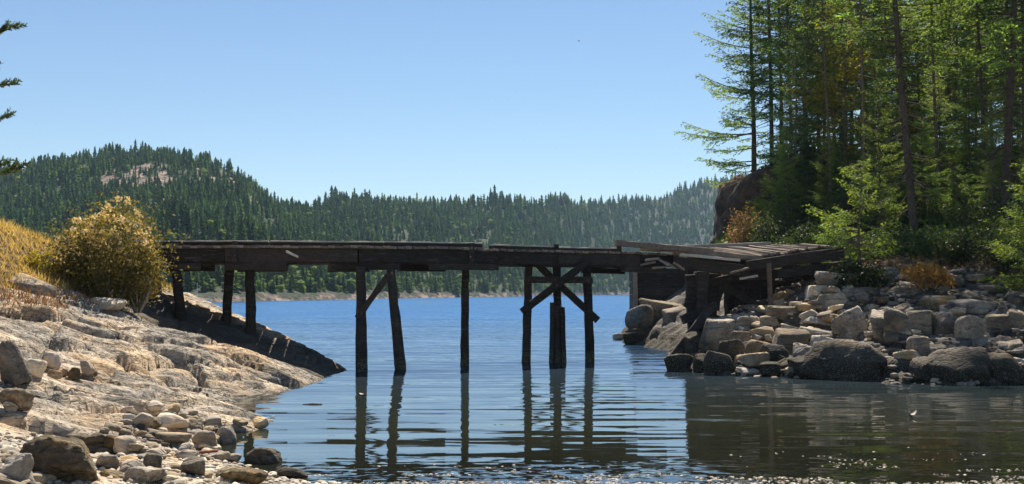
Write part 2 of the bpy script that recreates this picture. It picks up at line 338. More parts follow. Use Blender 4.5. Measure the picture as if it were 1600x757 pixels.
RP = [(1000,520,54),(1000,480,53.5),(1040,472,54),(1080,475,52),(1020,508,51),(1090,540,42),(1110,520,39),(1150,502,38.5),(1200,492,38.5),
      (1300,452,38),(1290,432,39.5),(1350,425,38.5),(1450,432,37.5),(1500,448,36.5),(1600,440,36),(1700,430,36),(1200,560,34),(1235,530,34.8),(1300,522,34.2),(1400,532,31.8),
      (1350,482,36),(1450,482,35),(1550,484,34.5),(1590,540,31),(1500,560,30.3),(1430,575,29.8),(1150,482,42),(1250,470,42.5),(1330,422,42),
      (1200,400,50),(1300,398,48),(1400,385,46),(1500,378,46),(1600,370,46),(1400,320,58),(1600,310,58),(1180,350,60),
      (1200,262,66),(1300,252,68),(1450,252,70),(1600,245,70),(1800,235,68),(1800,370,46),(1800,470,33)]
pts = [tuple(W(*p)) for p in RP]
pts += [(5.0, 58, -0.1), (5.4, 52, -0.05), (6.1, 46.5, -0.05), (5.6, 39.5, -0.1), (4.6, 34, -0.05), (5.6, 32.6, -0.05), (7.5, 31, -0.05), (10, 28.8, -0.05), (13.0, 28.7, -0.05), (18, 27.5, -0.05),
        (3.4, 36, -1.4), (3.0, 45, -2.2), (3.0, 56, -2.6), (5, 29.5, -1.2), (8, 27.5, -1.3), (13, 25.5, -1.3), (20, 24, -1.2), (6, 64, -1.5), (7.0, 70, -2.5), (2, 66, -4), (6, 24, -3), (0.5, 40, -4), (26, 30, 1.0), (30, 24, 1.0), (36, 34, 3),
        (10.2, 66, 2.0), (9.4, 72, 0.5), (12, 78, 3), (10, 84, -2), (16, 90, 4), (28, 92, 8), (42, 90, 10), (46, 60, 10), (46, 44, 6), (20, 78, 10), (32, 80, 11)]
tr = TPS(pts)
def right_z(x, y, detail=True):
    z = tr(x, y)
    if not detail: return z
    x = np.asarray(x, float); y = np.asarray(y, float)
    m = sstep(-1.2, 0.1, z) * (1 - 0.4 * sstep(3.0, 4.0, z))
    # blocky jointed rock: tilted cells
    a = x * 0.9 + y * 0.3; b = -x * 0.3 + y * 0.9
    wa = a + 0.35 * fbm(a * 0.8, b * 0.8, seed=41); wb = b + 0.35 * fbm(a * 0.8, b * 0.8, seed=43)
    ca, cb = np.floor(wa * 0.95), np.floor(wb * 1.35)
    hh = _h(ca, cb, ca * 0, 5); fa = wa * 0.95 - ca; fb = wb * 1.35 - cb
    edge = np.minimum(np.minimum(fa, 1 - fa), np.minimum(fb, 1 - fb) * 0.8)
    blk = (hh - 0.5) * 0.34 + (fa - 0.5) * (_h(ca, cb, ca * 0, 8) - 0.5) * 0.3 - 0.2 * np.exp(-(edge / 0.07) ** 2)
    z = z + m * (blk + 0.07 * fbm(x * 1.3, y * 1.3, seed=50) + 0.03 * ridged(x * 4, y * 4, seed=52))
    return z
def seabed_z(x, y):
    x = np.asarray(x, float); y = np.asarray(y, float)
    z = np.interp(y, [0, 12.8, 14.6, 16.5, 20, 26, 34, 60, 120, 300, 2100], [1.2, 0.03, -0.10, -0.30, -0.8, -1.5, -2.6, -6, -8, -9, -9])
    return z + 0.04 * fbm(x * 1.1, y * 1.1, seed=61) * (y < 40)
def ground_z(x, y):
    return float(max(left_z(np.array([x]), np.array([y]))[0] if x < 2 else -9, right_z(np.array([x]), np.array([y]))[0] if x > 2 else -9, seabed_z(np.array([x]), np.array([y]))[0]))
def hit(px, py, y0=8.0, y1=95.0, floor=-0.3):
    """where the sight line through a photo pixel meets the land"""
    ys = np.linspace(y0, y1, 1800); d = W(px, py, 1.0); x = ys * d.x; z = HC + (d.z - HC) * ys
    g = np.maximum(np.where(x < 2, left_z(x, ys, True), right_z(x, ys, True)), np.maximum(seabed_z(x, ys), floor))
    k = np.argmax(z <= g)
    if z[k] > g[k]: return None
    return Vector((x[k], ys[k], g[k]))
def grid(name, xs, ys, fz, mat, flt=None, **props):
    X, Y = np.meshgrid(xs, ys); Z = fz(X, Y); nx, ny = len(xs), len(ys)
    V = np.stack([X, Y, Z], -1).reshape(-1, 3); i = np.arange(nx * ny).reshape(ny, nx)
    Fq = np.stack([i[:-1, :-1], i[:-1, 1:], i[1:, 1:], i[1:, :-1]], -1).reshape(-1, 4)
    if flt is not None: Fq = Fq[(V[Fq, 2].max(1) > flt)]
    return link(name, mesh_np(name, V, Fq, 4, True), mat, **props)
ysl = np.concatenate([np.arange(4, 11, 0.2), np.arange(11, 32, 0.055), np.arange(32, 58, 0.14)])
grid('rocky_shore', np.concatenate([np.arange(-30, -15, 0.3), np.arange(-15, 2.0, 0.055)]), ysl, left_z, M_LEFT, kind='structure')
ysr = np.concatenate([np.arange(23, 43, 0.085), np.arange(43, 62, 0.16), np.arange(62, 96, 0.4)])
grid('rocky_bank', np.concatenate([np.arange(0.5, 19, 0.075), np.arange(19, 48, 0.3)]), ysr, right_z, M_RIGHT, kind='structure')
# seabed: pebbly shallows near the camera, weed beyond; light lost in deep water painted as teal
m = NT('seabed'); p = m.pos(); x = m.sep(p)
v = m.n('ShaderNodeTexVoronoi'); m.L(p, v.inputs['Vector']); v.inputs['Scale'].default_value = 9
peb = m.ramp(v.outputs['Distance'], [(0.0, (0.30, 0.25, 0.18)), (0.5, (0.20, 0.165, 0.11)), (0.9, (0.06, 0.05, 0.035))])
c = m.mix(m.mapr(m.noise(p, 0.8, 4), 0.4, 0.6), peb, (0.09, 0.08, 0.04))
c = m.mix(m.mapr(x[2], -1.6, -0.25, 1.0, 0.0), c, (0.05, 0.055, 0.03)); c = m.mix(m.mapr(x[2], -5.5, -1.5, 1.0, 0.0), c, (0.012, 0.055, 0.075))
M_BED = m.done(m.pbsdf(c, 0.9, m.bump(v.outputs['Distance'], 0.5, 0.04)))
grid('seabed', np.concatenate([[-1900, -900, -400, -150, -60], np.arange(-30, 48, 0.4), [60, 150, 400, 900, 1900]]), np.concatenate([[-90, -40, -10, 0, 5], np.arange(8, 46, 0.35), [60, 90, 120, 200, 300, 600, 1200, 2300]]), seabed_z, M_BED, kind='structure')

# ------------------------------------------------------------------ water
m = NT('sea_water'); p = m.pos(); x = m.sep(p)
def slope(scale_vec, rot, sc, det, amp, ax=0.35):
    """wave slope (x, y) read from stretched noise, so ripples keep their steepness at any distance"""
    nd = m.n('ShaderNodeTexNoise'); m.L(m.mapping(p, scale_vec, (0, 0, rot)), nd.inputs['Vector']); nd.inputs['Scale'].default_value = sc; nd.inputs['Detail'].default_value = det; nd.inputs['Distortion'].default_value = 0.3
    a = m.n('ShaderNodeVectorMath', operation='SUBTRACT'); m.L(nd.outputs['Color'], a.inputs[0]); a.inputs[1].default_value = (0.5, 0.5, 0.5)
    b = m.n('ShaderNodeVectorMath', operation='MULTIPLY'); m.L(a.outputs[0], b.inputs[0]); b.inputs[1].default_value = (ax, 1, 0)
    c_ = m.n('ShaderNodeVectorMath', operation='SCALE'); m.L(b.outputs[0], c_.inputs[0]); m.setin(c_, 'Scale', amp); return c_.outputs[0]
def vadd(a, b): c_ = m.n('ShaderNodeVectorMath', operation='ADD'); m.L(a, c_.inputs[0]); m.L(b, c_.inputs[1]); return c_.outputs[0]
far = m.mapr(x[1], 30, 90)                        # wind-ruffled beyond the bridge, calm in the cove
patch = m.mapr(m.noise(m.mapping(p, (0.05, 0.16, 1)), 1.0, 3), 0.35, 0.65, 0.5, 1.4)
amp_near = m.mapr(x[1], 14, 32, 0.08, 0.18)
sl1 = slope((0.09, 1.0, 1), 0.02, 2.2, 2, amp_near, 0.12)
sl2 = slope((0.4, 1.7, 1), -0.1, 1.6, 3, m.math('MULTIPLY', m.mapr(x[1], 15, 80, 0.03, 0.42), patch), 0.5)
sl3 = slope((0.6, 1.4, 1), 0.25, 4.2, 4, m.math('MULTIPLY', m.mapr(x[1], 20, 90, 0.015, 0.55), patch), 0.6)
sl4 = slope((0.5, 1.2, 1), 0.1, 7.0, 2, m.mapr(x[1], 14.0, 16.5, 0.22, 0.0), 0.6)      # lapping ripples at the near shore
tot = vadd(vadd(vadd(sl1, sl2), sl3), sl4)
cb = m.n('ShaderNodeCombineXYZ'); m.L(m.math('ADD', m.mapr(x[1], 16, 34, 0.0, -0.065), m.mapr(x[1], 34, 120, 0.0, -0.07)), cb.inputs[1]); cb.inputs[2].default_value = 1.0
nv = m.n('ShaderNodeVectorMath', operation='NORMALIZE'); m.L(vadd(tot, cb.outputs[0]), nv.inputs[0]); nrm = nv.outputs[0]
fr = m.n('ShaderNodeFresnel'); fr.inputs[0].default_value = 1.9; m.L(nrm, fr.inputs['Normal'])
gl = m.n('ShaderNodeBsdfGlossy'); gl.inputs['Roughness'].default_value = 0.03; gl.inputs[0].default_value = (0.96, 0.98, 1, 1); m.L(nrm, gl.inputs['Normal'])
tp = m.n('ShaderNodeBsdfTransparent'); tp.inputs[0].default_value = (0.80, 0.78, 0.64, 1)
mx = m.n('ShaderNodeMixShader'); df = m.n('ShaderNodeBsdfDiffuse'); m.L(m.mix(m.mapr(x[1], 20, 110), (0.024, 0.027, 0.016, 1), (0.012, 0.09, 0.24, 1)), df.inputs[0])
turb = m.mapr(m.math('ADD', x[1], m.mapr(m.noise(p, 0.35, 2), 0, 1, -2.5, 2.5)), 12.5, 20.0, 0.25, 0.93)   # silt and depth hide the bed away from the shore
mt = m.n('ShaderNodeMixShader'); m.L(turb, mt.inputs[0]); m.L(tp.outputs[0], mt.inputs[1]); m.L(df.outputs[0], mt.inputs[2])
m.L(fr.outputs[0], mx.inputs[0]); m.L(mt.outputs[0], mx.inputs[1]); m.L(gl.outputs[0], mx.inputs[2])
M_WATER = m.done(mx.outputs[0])
grid('water', np.array([-1900, -300, 0, 300, 1900.]), np.array([-90, 0, 30, 100, 400, 2300.]), lambda a, b: a * 0, M_WATER, kind='structure')

# ------------------------------------------------------------------ far hills
PXS = [-500, -200, 0, 60, 150, 250, 330, 390, 430, 490, 540, 640, 800, 950, 1020, 1090, 1130, 1300, 1600, 2100]
SKY = [330, 285, 270, 252, 240, 240, 256, 284, 316, 326, 318, 322, 320, 316, 310, 292, 280, 255, 250, 290]
DSH = [300, 300, 300, 300, 300, 260, 265, 290, 315, 340, 370, 450, 600, 1000, 1080, 1100, 1100, 1100, 1100, 1100]
DRG = [700, 680, 640, 640, 650, 650, 640, 620, 640, 700, 760, 820, 900, 1250, 1380, 1500, 1550, 1600, 1600, 1600]
def hill(px, t):
    """surface of the far hills: azimuth column px, t 0 (shore) .. 1 (ridge) .. 1.3 (back)"""
    ds = np.interp(px, PXS, DSH); dr = np.interp(px, PXS, DRG); e = (YH - np.interp(px, PXS, SKY)) / F
    Y = ds + (dr - ds) * t; zr = e * dr
    k = np.where(t < 1, 1.5 + zr * (0.82 * t + 0.18 * t * t) , zr * (1 - (t - 1) * 1.2))
    k = np.where(t < 0.0, 1.5 + t * 120, k); X = (px - 800) / F * Y
    n = fbm(X / 60, Y / 60, seed=71) * 7 * np.clip(t * 4, 0, 1) * np.clip((1.15 - t) * 4, 0, 1) + fbm(X / 9, Y / 9, seed=73) * 1.3
    k = k + n; return X, Y, k
pxg = np.arange(-500, 2100, 4.0); tg = np.concatenate([np.linspace(-0.05, 0.06, 16), np.linspace(0.07, 1.3, 70)])
PX, T = np.meshgrid(pxg, tg); X, Y, Z = hill(PX, T); ny, nx = PX.shape
V = np.stack([X, Y, Z], -1).reshape(-1, 3); i = np.arange(nx * ny).reshape(ny, nx)
m = NT('forested_hill_ground'); p = m.pos(); x = m.sep(p)
n1 = m.noise(p, 0.06, 5, 0.65); n2 = m.noise(m.mapping(p, (1, 1, 3)), 0.35, 4, 0.7)
n2b = m.noise(m.mapping(p, (1, 1, 6)), 0.13, 3, 0.6)
green = m.ramp(n2, [(0.35, (0.016, 0.024, 0.016)), (0.65, (0.045, 0.055, 0.03))])
rock = m.ramp(m.math('ADD', m.math('MULTIPLY', n2, 0.5), m.math('MULTIPLY', n2b, 0.5)), [(0.42, (0.04, 0.04, 0.035)), (0.5, (0.16, 0.12, 0.10)), (0.58, (0.36, 0.26, 0.20))])
c = m.mix(m.mapr(m.math('ADD', x[2], m.mapr(n1, 0, 1, -5, 5)), 0.6, 1.8, 1.0, 0.0), green, rock)
att = m.n('ShaderNodeAttribute', attribute_name='bald'); c = m.mix(att.outputs['Fac'], c, rock)
M_HILL = m.done(m.pbsdf(c, 0.95, m.bump(n2, 1.0, 1.5)))
hm = mesh_np('hills', V, np.stack([i[:-1, :-1], i[:-1, 1:], i[1:, 1:], i[1:, :-1]], -1).reshape(-1, 4), 4, False)
def bald(px, t):
    a = np.exp(-(((px - 215) / 75) ** 2 + ((t - 0.74) / 0.11) ** 2)); b = np.exp(-(((px - 345) / 66) ** 2 + ((t - 0.84 + (px - 345) * 0.0007) / 0.13) ** 2))
    return np.maximum(a, b) * (1.0 + 1.5 * fbm(px / 14, t * 26, seed=77))
at = hm.attributes.new('bald', 'FLOAT', 'POINT'); at.data.foreach_set('value', sstep(0.45, 0.62, bald(PX, T)).ravel().astype(np.float32))
link('hills', hm, M_HILL, kind='structure')

def far_tree(seed, tiers=11, blades=7, rad=0.19, base=0.08, round_=False):
    """small ragged conifer of unit height; triangles only"""
    rg = np.random.RandomState(seed); V = []; Fc = []
    for k in range(tiers):
        t = base + (1 - base) * (k + rg.uniform(-0.2, 0.2)) / tiers; r = rad * ((1 - t) ** 0.75 if not round_ else math.sqrt(max(0.02, 1 - (1.7 * t - 0.8) ** 2))) * rg.uniform(0.7, 1.2) + 0.012
        for b in range(blades):
            a = 2 * math.pi * (b + rg.uniform(0, 1)) / blades; wv = math.pi / blades * 1.1; rr = r * rg.uniform(0.55, 1.25); dz = rg.uniform(0.02, 0.07)
            i0 = len(V); V += [(0, 0, min(1, t + 0.085)), (rr * math.cos(a - wv), rr * math.sin(a - wv), t - dz * rg.uniform(0.2, 1)), (rr * math.cos(a + wv), rr * math.sin(a + wv), t - dz)]
            Fc.append((i0, i0 + 1, i0 + 2))
    i0 = len(V)
    for a in (0, 2.1, 4.2): V += [(0.014 * math.cos(a), 0.014 * math.sin(a), -0.05)]
    V += [(0, 0, 1.0)]; Fc += [(i0, i0 + 1, i0 + 3), (i0 + 1, i0 + 2, i0 + 3), (i0 + 2, i0, i0 + 3)]
    return np.array(V, float), np.array(Fc, int)
M_FARF = leaf_mat('far_conifer', (0.020, 0.042, 0.024), (0.070, 0.105, 0.045), 0.3, 0.07, rough=1.0, tip=(0.11, 0.14, 0.055))
M_FARL = leaf_mat('far_broadleaf', (0.08, 0.12, 0.04), (0.16, 0.19, 0.06), 0.3, 0.06, rough=1.0)
variants = [far_tree(s, 10 + s % 3, 6, 0.15 + 0.03 * (s % 4), 0.03 + 0.05 * (s % 3)) for s in range(6)] + [far_tree(20, 8, 7, 0.24, 0.18, True), far_tree(21, 8, 7, 0.28, 0.15, True)]
rg = np.random.RandomState(5)
N = 18500
px = rg.uniform(-350, 1500, N); t = rg.uniform(0.0, 1.03, N) ** 0.9
shore = rg.uniform(-100, 1250, 420); px[:420] = shore; t[:420] = rg.uniform(0.012, 0.05, 420)
X, Y, Z = hill(px, t)
bd = bald(px, t); keep = (bd < 0.5) | (rg.rand(N) < 0.42); keep &= Z > 2.2
hgt = rg.uniform(5.0, 11.8, N) * (0.85 + 0.4 * fbm(px / 45, t * 8, seed=87)) * (0.8 + 0.35 * sstep(300, 1100, Y)) * np.where(rg.rand(N) < 0.12, 1.25, 1.0)
hgt[t < 0.06] *= rg.uniform(0.6, 1.05, (t < 0.06).sum())
hgt *= np.where((bd > 0.2) & (t < 0.9), 0.7, 1.0); kindv = rg.randint(0, 6, N); leafy = ((t < 0.09) & (rg.rand(N) < 0.45)) | (rg.rand(N) < 0.06 + 0.10 * (fbm(px / 60, t * 6, seed=88) > 0.1)); kindv[leafy] = rg.randint(6, 8, leafy.sum()); hgt[leafy] *= 0.62
idx = np.where(keep)[0]
vis = (px[idx] > 100) & (px[idx] < 1125)
score = np.where(vis, hgt[idx] / Y[idx], 0); order = idx[np.argsort(-score)]; singles = set(order[:285].tolist())
fm = [mesh_np('far_tree', a, b, 3) for a, b in variants]
for k, me in enumerate(fm): me.materials.append(M_FARL if k > 5 else M_FARF)
for j in sorted(singles):
    lf = kindv[j] > 5
    link('shore_broadleaf_tree' if lf else 'shore_conifer', fm[kindv[j]], None, loc=(X[j], Y[j], Z[j] - 0.3), rot=(0, 0, rg.uniform(0, 6.28))).scale = (hgt[j] * 1.3, hgt[j] * 1.3, hgt[j])
    o = COL.objects[-1]
    o['label'] = 'pale green rounded tree low on the far shore beyond the bridge' if lf else 'dark green conifer near the waterline of the far wooded shore'
    o['category'] = 'tree'; o['group'] = 'pale rounded trees on the far shore' if lf else 'conifers on the far shore'
for leafq, nm, mt in ((False, 'distant_forest', M_FARF), (True, 'distant_broadleaf_wood', M_FARL)):
    VV = []; FF = []; b = 0
    for j in idx:
        if j in singles or (kindv[j] > 5) != leafq: continue
        a, f_ = variants[kindv[j]]; an = rg.uniform(0, 6.28); c_, s_ = math.cos(an), math.sin(an); h_ = hgt[j]
        q = np.stack([(a[:, 0] * c_ - a[:, 1] * s_) * h_ * 1.3 + X[j], (a[:, 0] * s_ + a[:, 1] * c_) * h_ * 1.3 + Y[j], a[:, 2] * h_ + Z[j] - 0.3], 1)
        VV.append(q); FF.append(f_ + b); b += len(q)
    link(nm, mesh_np(nm, np.concatenate(VV), np.concatenate(FF), 3), mt, kind='stuff', label='unbroken conifer forest covering the far hills' if not leafq else 'pale broadleaf growth among the far shore trees')

# ------------------------------------------------------------------ rocks
def ico(sub):
    bm = bmesh.new(); bmesh.ops.create_icosphere(bm, subdivisions=sub, radius=1)
    V = np.array([v.co[:] for v in bm.verts]); Fc = np.array([[v.index for v in f.verts] for f in bm.faces]); bm.free(); return V, Fc
ICO = {s: ico(s) for s in (2, 3, 4, 5)}
def rock_mesh(name, seed, dims, planes=9, rough=0.06, sub=4, sharp=14, smooth=True):
    V, Fc = ICO[sub]; rg_ = np.random.RandomState(seed); n = rg_.normal(size=(planes, 3)); n /= np.linalg.norm(n, axis=1)[:, None]
    n = np.concatenate([n, [[0, 0, -1]], [[0.15, 0.1, 0.97]]]); h = np.concatenate([rg_.uniform(0.62, 1.0, planes), [0.75, 0.85]])
    if sharp >= 50:                     # jointed block: six warped faces with a few broken corners
        ax6 = np.array([[1, 0, 0], [-1, 0, 0], [0, 1, 0], [0, -1, 0], [0, 0, 1], [0, 0, -1]], float) + rg_.normal(size=(6, 3)) * 0.20
        n = np.concatenate([ax6, rg_.normal(size=(max(2, planes - 3), 3))]); n /= np.linalg.norm(n, axis=1)[:, None]
        h = np.concatenate([rg_.uniform(0.55, 0.80, 6), rg_.uniform(0.72, 0.95, len(n) - 6)])
    d = np.maximum(V @ n.T, 1e-3) / h; r = 1 / ((d ** sharp).sum(1) ** (1 / sharp)); r = np.minimum(r, 1.25)
    P = V * r[:, None]; q = P * 1.6 + seed * 3.1
    P = P * (1 + rough * 1.6 * fbm(q[:, 0], q[:, 1], q[:, 2], seed=seed, o=4)[:, None] + rough * 0.7 * ridged(q[:, 0] * 2.5, q[:, 1] * 2.5, q[:, 2] * 2.5, seed=seed + 3)[:, None])
    ext = (P.max(0) - P.min(0)) / 2; P = (P - (P.max(0) + P.min(0)) / 2) / ext * (np.array(dims) / 2)
    return mesh_np(name, P, Fc, 3, smooth)
seedc = [100]
def boulder(px, py, wpx, hpx, label, mat=M_STONE, depth=None, tilt=0.0, planes=9, rough=0.06, name='boulder', sharp=14, y=None, yaw=0.0, sub=4, cat='boulder', sink=0.12):
    """boulder whose base is seen at (px, py) and which shows wpx by hpx"""
    seedc[0] += 1; b = hit(px, py) if y is None else W(px, py, y)
    if b is None: print('MISS', px, py, label); return None
    if b.z < -0.25: b = W(px, py, HC * F / (py - YH)); b.z = 0
    k = b.y / F; w_, h_ = wpx * k, hpx * k * (1.0 + sink); d_ = depth or max(w_ * 0.75, h_ * 0.8)
    me = rock_mesh(name, seedc[0], (w_, d_, h_), planes, rough, sub, sharp, smooth=sharp < 50)
    return link(name, me, mat, loc=(b.x, b.y + d_ * 0.35, b.z + h_ * (0.5 - sink)), rot=(0, tilt, yaw), label=label, category=cat)
# --- left beach
boulder(82, 752, 128, 68, 'big round boulder crusted with brown barnacles at the bottom left', M_BARN, planes=6, rough=0.09, sub=5)
boulder(14, 603, 46, 66, 'upright grey boulder at the left edge above the mossy one', M_GREY, tilt=-0.2, planes=7, rough=0.1)
boulder(40, 468, 88, 36, 'long smooth grey rock half buried in the dry grass bank', M_GREY, y=27.6, tilt=0.28, planes=6, rough=0.03, depth=0.9)
boulder(48, 590, 38, 28, 'pale rounded boulder right of the upright grey one', M_STONE, planes=6)
boulder(78, 577, 25, 27, 'pale egg shaped stone at the back of the slab', M_STONE, planes=5)
boulder(84, 592, 20, 14, 'small orange stone in the row on the slab', M_TAN, planes=6)
boulder(98, 590, 15, 14, 'small yellowish stone beside the orange one', M_TAN, planes=6)
boulder(113, 592, 22, 18, 'brown angular stone between pale stones on the slab', M_BARN, planes=7)
boulder(133, 590, 24, 22, 'pale round stone right of the brown angular one', M_STONE, planes=6)
boulder(146, 587, 12, 9, 'small dark brown stone at the end of the row', M_BARN, planes=6)
boulder(20, 642, 56, 34, 'low boulder with brown mossy crust at the left edge', M_BARN, planes=7, rough=0.1)
boulder(14, 645, 24, 17, 'dark brown stone leaning on the mossy boulder', M_TAN, planes=7)
boulder(221, 667, 36, 20, 'tan block with a dark side on the shore slab', M_TAN, planes=8)
boulder(255, 662, 26, 18, 'dark wet looking stone right of the tan block', M_BARN, planes=8)
boulder(262, 682, 62, 22, 'long flat pale stone above the rusty rod', M_STONE, planes=7)
boulder(266, 695, 54, 16, 'flat pale stone wedged under the long flat one', M_STONE, planes=7)
boulder(303, 682, 32, 27, 'grey pyramid shaped stone at the water', M_GREY, planes=6, tilt=0.3)
boulder(318, 702, 42, 28, 'tan brown blocky stone at the water edge', M_TAN, planes=7)
boulder(350, 699, 31, 29, 'pinkish stone with a dark side at the water edge', M_TAN, planes=6, tilt=-0.3)
boulder(237, 735, 30, 26, 'brown cube shaped stone among the pebbles', M_BARN, planes=5, sharp=24)
boulder(299, 745, 42, 28, 'smooth grey boulder near the bottom of the beach', M_GREY, planes=5)
boulder(165, 735, 34, 24, 'bluish grey stone right of the barnacled boulder', M_GREY, planes=7)
boulder(200, 735, 36, 16, 'flat cream stone among the pebbles', M_STONE, planes=7)
boulder(220, 757, 66, 24, 'broad grey brown stone at the bottom edge', M_GREY, planes=6)
boulder(20, 757, 46, 46, 'stack like tan boulder in the bottom left corner', M_STONE, planes=8, rough=0.1)
boulder(290, 720, 40, 16, 'orange brown wedge stone beside the tide pool', M_TAN, planes=7)
boulder(408, 733, 58, 32, 'mossy brown boulder at the water near the bottom', M_BARN, planes=7, rough=0.11)
boulder(452, 735, 60, 20, 'low mossy rock trailing into the water', M_BARN, planes=8, rough=0.11)
boulder(374, 757, 80, 26, 'dark flat topped brown block at the bottom edge', M_BARN, planes=5, sharp=22)
boulder(455, 750, 50, 18, 'dark weedy stone at the end of the beach', M_BARN, planes=7)
boulder(405, 670, 27, 16, 'pale angular stone standing in the water', M_STONE, planes=7)
boulder(374, 671, 24, 12, 'low pale stone awash beside the angular one', M_STONE, planes=7)
boulder(360, 722, 30, 12, 'pale flat stone awash at the tide pool', M_STONE, planes=7)
boulder(160, 483, 60, 18, 'long pale ledge below the flowering bush', M_STONE, planes=6, depth=0.8)
boulder(165, 482, 24, 14, 'orange lichened stone under the flowering bush', M_TAN, planes=6, y=29.0)
for k, (px_, py_, a, b_, y_) in enumerate([(262, 478, 60, 18, 39), (300, 490, 66, 20, 39), (340, 505, 74, 18, 39.5), (270, 505, 50, 16, 37.5), (370, 512, 46, 14, 39)]):
    boulder(px_, py_, a, b_, ['pale slab behind the first bridge post', 'pale broken ledge between the left posts', 'pale flat ledge nearest the blue water', 'low pale rock in front of the ledges', 'small pale ledge end touching the shaded rock'][k], M_STONE, y=y_, tilt=0.25, planes=8, name='rock_ledge', cat='rock')
# loose stones on the left beach
stones = [rock_mesh('stone', 500 + k, (1.0, random.Random(k).uniform(0.7, 1.0), random.Random(k + 9).uniform(0.38, 0.75)), 8, 0.06, 3, 30) for k in range(12)]
for k, me in enumerate(stones): me.materials.append(M_STONE)
tans = [me.copy() for me in stones[:4]]
for me in tans: me.materials.clear(); me.materials.append(M_TAN)
greys = [me.copy() for me in stones[4:8]]
for me in greys: me.materials.clear(); me.materials.append(M_GREY)
barns = [me.copy() for me in stones[8:12]]
for me in barns: me.materials.clear(); me.materials.append(M_BARN)
rn = random.Random(11); n_ = 0; tries = 0
while n_ < 280 and tries < 4000:
    tries += 1
    py_ = rn.uniform(640, 775); lim = min(330 + (py_ - 640) * 0.25, 470 if py_ > 720 else 360)
    px_ = rn.uniform(-30, lim); 
    if py_ < 700 and px_ < 150 + (700 - py_) * 0.5: continue
    b = hit(px_, py_)
    if b is None or b.z < -0.12: continue
    s = rn.choice([0.1, 0.13, 0.17, 0.22, 0.3]) * rn.uniform(0.8, 1.2); c_ = rn.random()
    pool, lb, gp = (stones, 'cream rounded stone lying on the left beach', 'cream stones on the left beach') if c_ < 0.62 else (tans, 'warm tan stone lying on the left beach', 'tan stones on the left beach') if c_ < 0.8 else (greys, 'grey stone lying on the left beach', 'grey stones on the left beach') if c_ < 0.92 else (barns, 'dark brown crusted stone on the left beach', 'dark crusted stones on the left beach')
    pl_ = 'beside the barnacled boulder' if (px_ < 165 and py_ > 715) else 'close to the rusty rod' if 694 < py_ < 716 and px_ < 345 else 'at the tide pool edge' if px_ > 315 else 'on the slope above the rusty rod' if py_ < 694 else 'near the bottom of the left beach'
    lb = lb.replace('on the left beach', pl_); gp = gp.replace('on the left beach', pl_)
    o = link('beach_stone', rn.choice(pool), None, loc=(b.x, b.y, b.z + s * 0.03), rot=(rn.uniform(-.3, .3), rn.uniform(-.3, .3), rn.uniform(0, 6.3)), label=lb, category='stone', group=gp)
    o.scale = (s, s, s * rn.uniform(0.7, 1.1)); n_ += 1
def scatter(name, protos, spots, mat, **props):
    VV = []; FF = []; b = 0
    for (x_, y_, z_, s_, a_, k_) in spots:
        P, Fc = protos[k_ % len(protos)]; c_, s2 = math.cos(a_), math.sin(a_)
        q = np.stack([(P[:, 0] * c_ - P[:, 1] * s2) * s_ + x_, (P[:, 0] * s2 + P[:, 1] * c_) * s_ + y_, P[:, 2] * s_ + z_], 1); VV.append(q); FF.append(Fc + b); b += len(q)
    return link(name, mesh_np(name, np.concatenate(VV), np.concatenate(FF), 3, True), mat, **props)
def protos_small(seed, n=6):
    out = []
    for k in range(n):
        V, Fc = ICO[2]; rg_ = np.random.RandomState(seed + k); q = V * 1.3 + k * 5
        P = V * (1 + 0.35 * vnoise(q[:, 0], q[:, 1], q[:, 2], seed=seed + k)[:, None]) * np.array([0.5, 0.4, 0.26]) ; out.append((P, Fc))
    return out
PS = protos_small(3)
gx = np.array([rn.uniform(-9, 0.5) for _ in range(9000)]); gy = np.array([rn.uniform(9.5, 21) for _ in range(9000)]); gz = left_z(gx, gy)
ok = (gz > -0.15) & (gz < 0.75) & (gy - 1.2 * (gx + 5.5) < 15.0 + 1.2 * vnoise(gx * 0.8, gy * 0.8, seed=6)); sp = [(gx[i], gy[i], gz[i] + 0.005, rn.choice([0.05, 0.07, 0.09, 0.12]), rn.uniform(0, 6.3), i) for i in np.where(ok)[0]][:4200]
m = NT('pebbles'); p = m.pos(); v = m.n('ShaderNodeTexWhiteNoise', noise_dimensions='3D')
mp = m.mapping(p, (9, 9, 0.01)); sn = m.n('ShaderNodeVectorMath', operation='FLOOR'); m.L(mp, sn.inputs[0]); m.L(sn.outputs[0], v.inputs[0])
c = m.ramp(v.outputs[0], [(0.0, (0.16, 0.12, 0.08)), (0.3, (0.42, 0.35, 0.25)), (0.6, (0.62, 0.54, 0.42)), (0.85, (0.30, 0.28, 0.26)), (1.0, (0.7, 0.64, 0.52))])
M_PEB = m.done(m.pbsdf(c, 0.85, m.bump(m.noise(p, 40, 3), 0.5, 0.01)))
scatter('beach_pebbles', PS, sp, M_PEB, kind='stuff', label='small pale pebbles between the stones of the left beach')
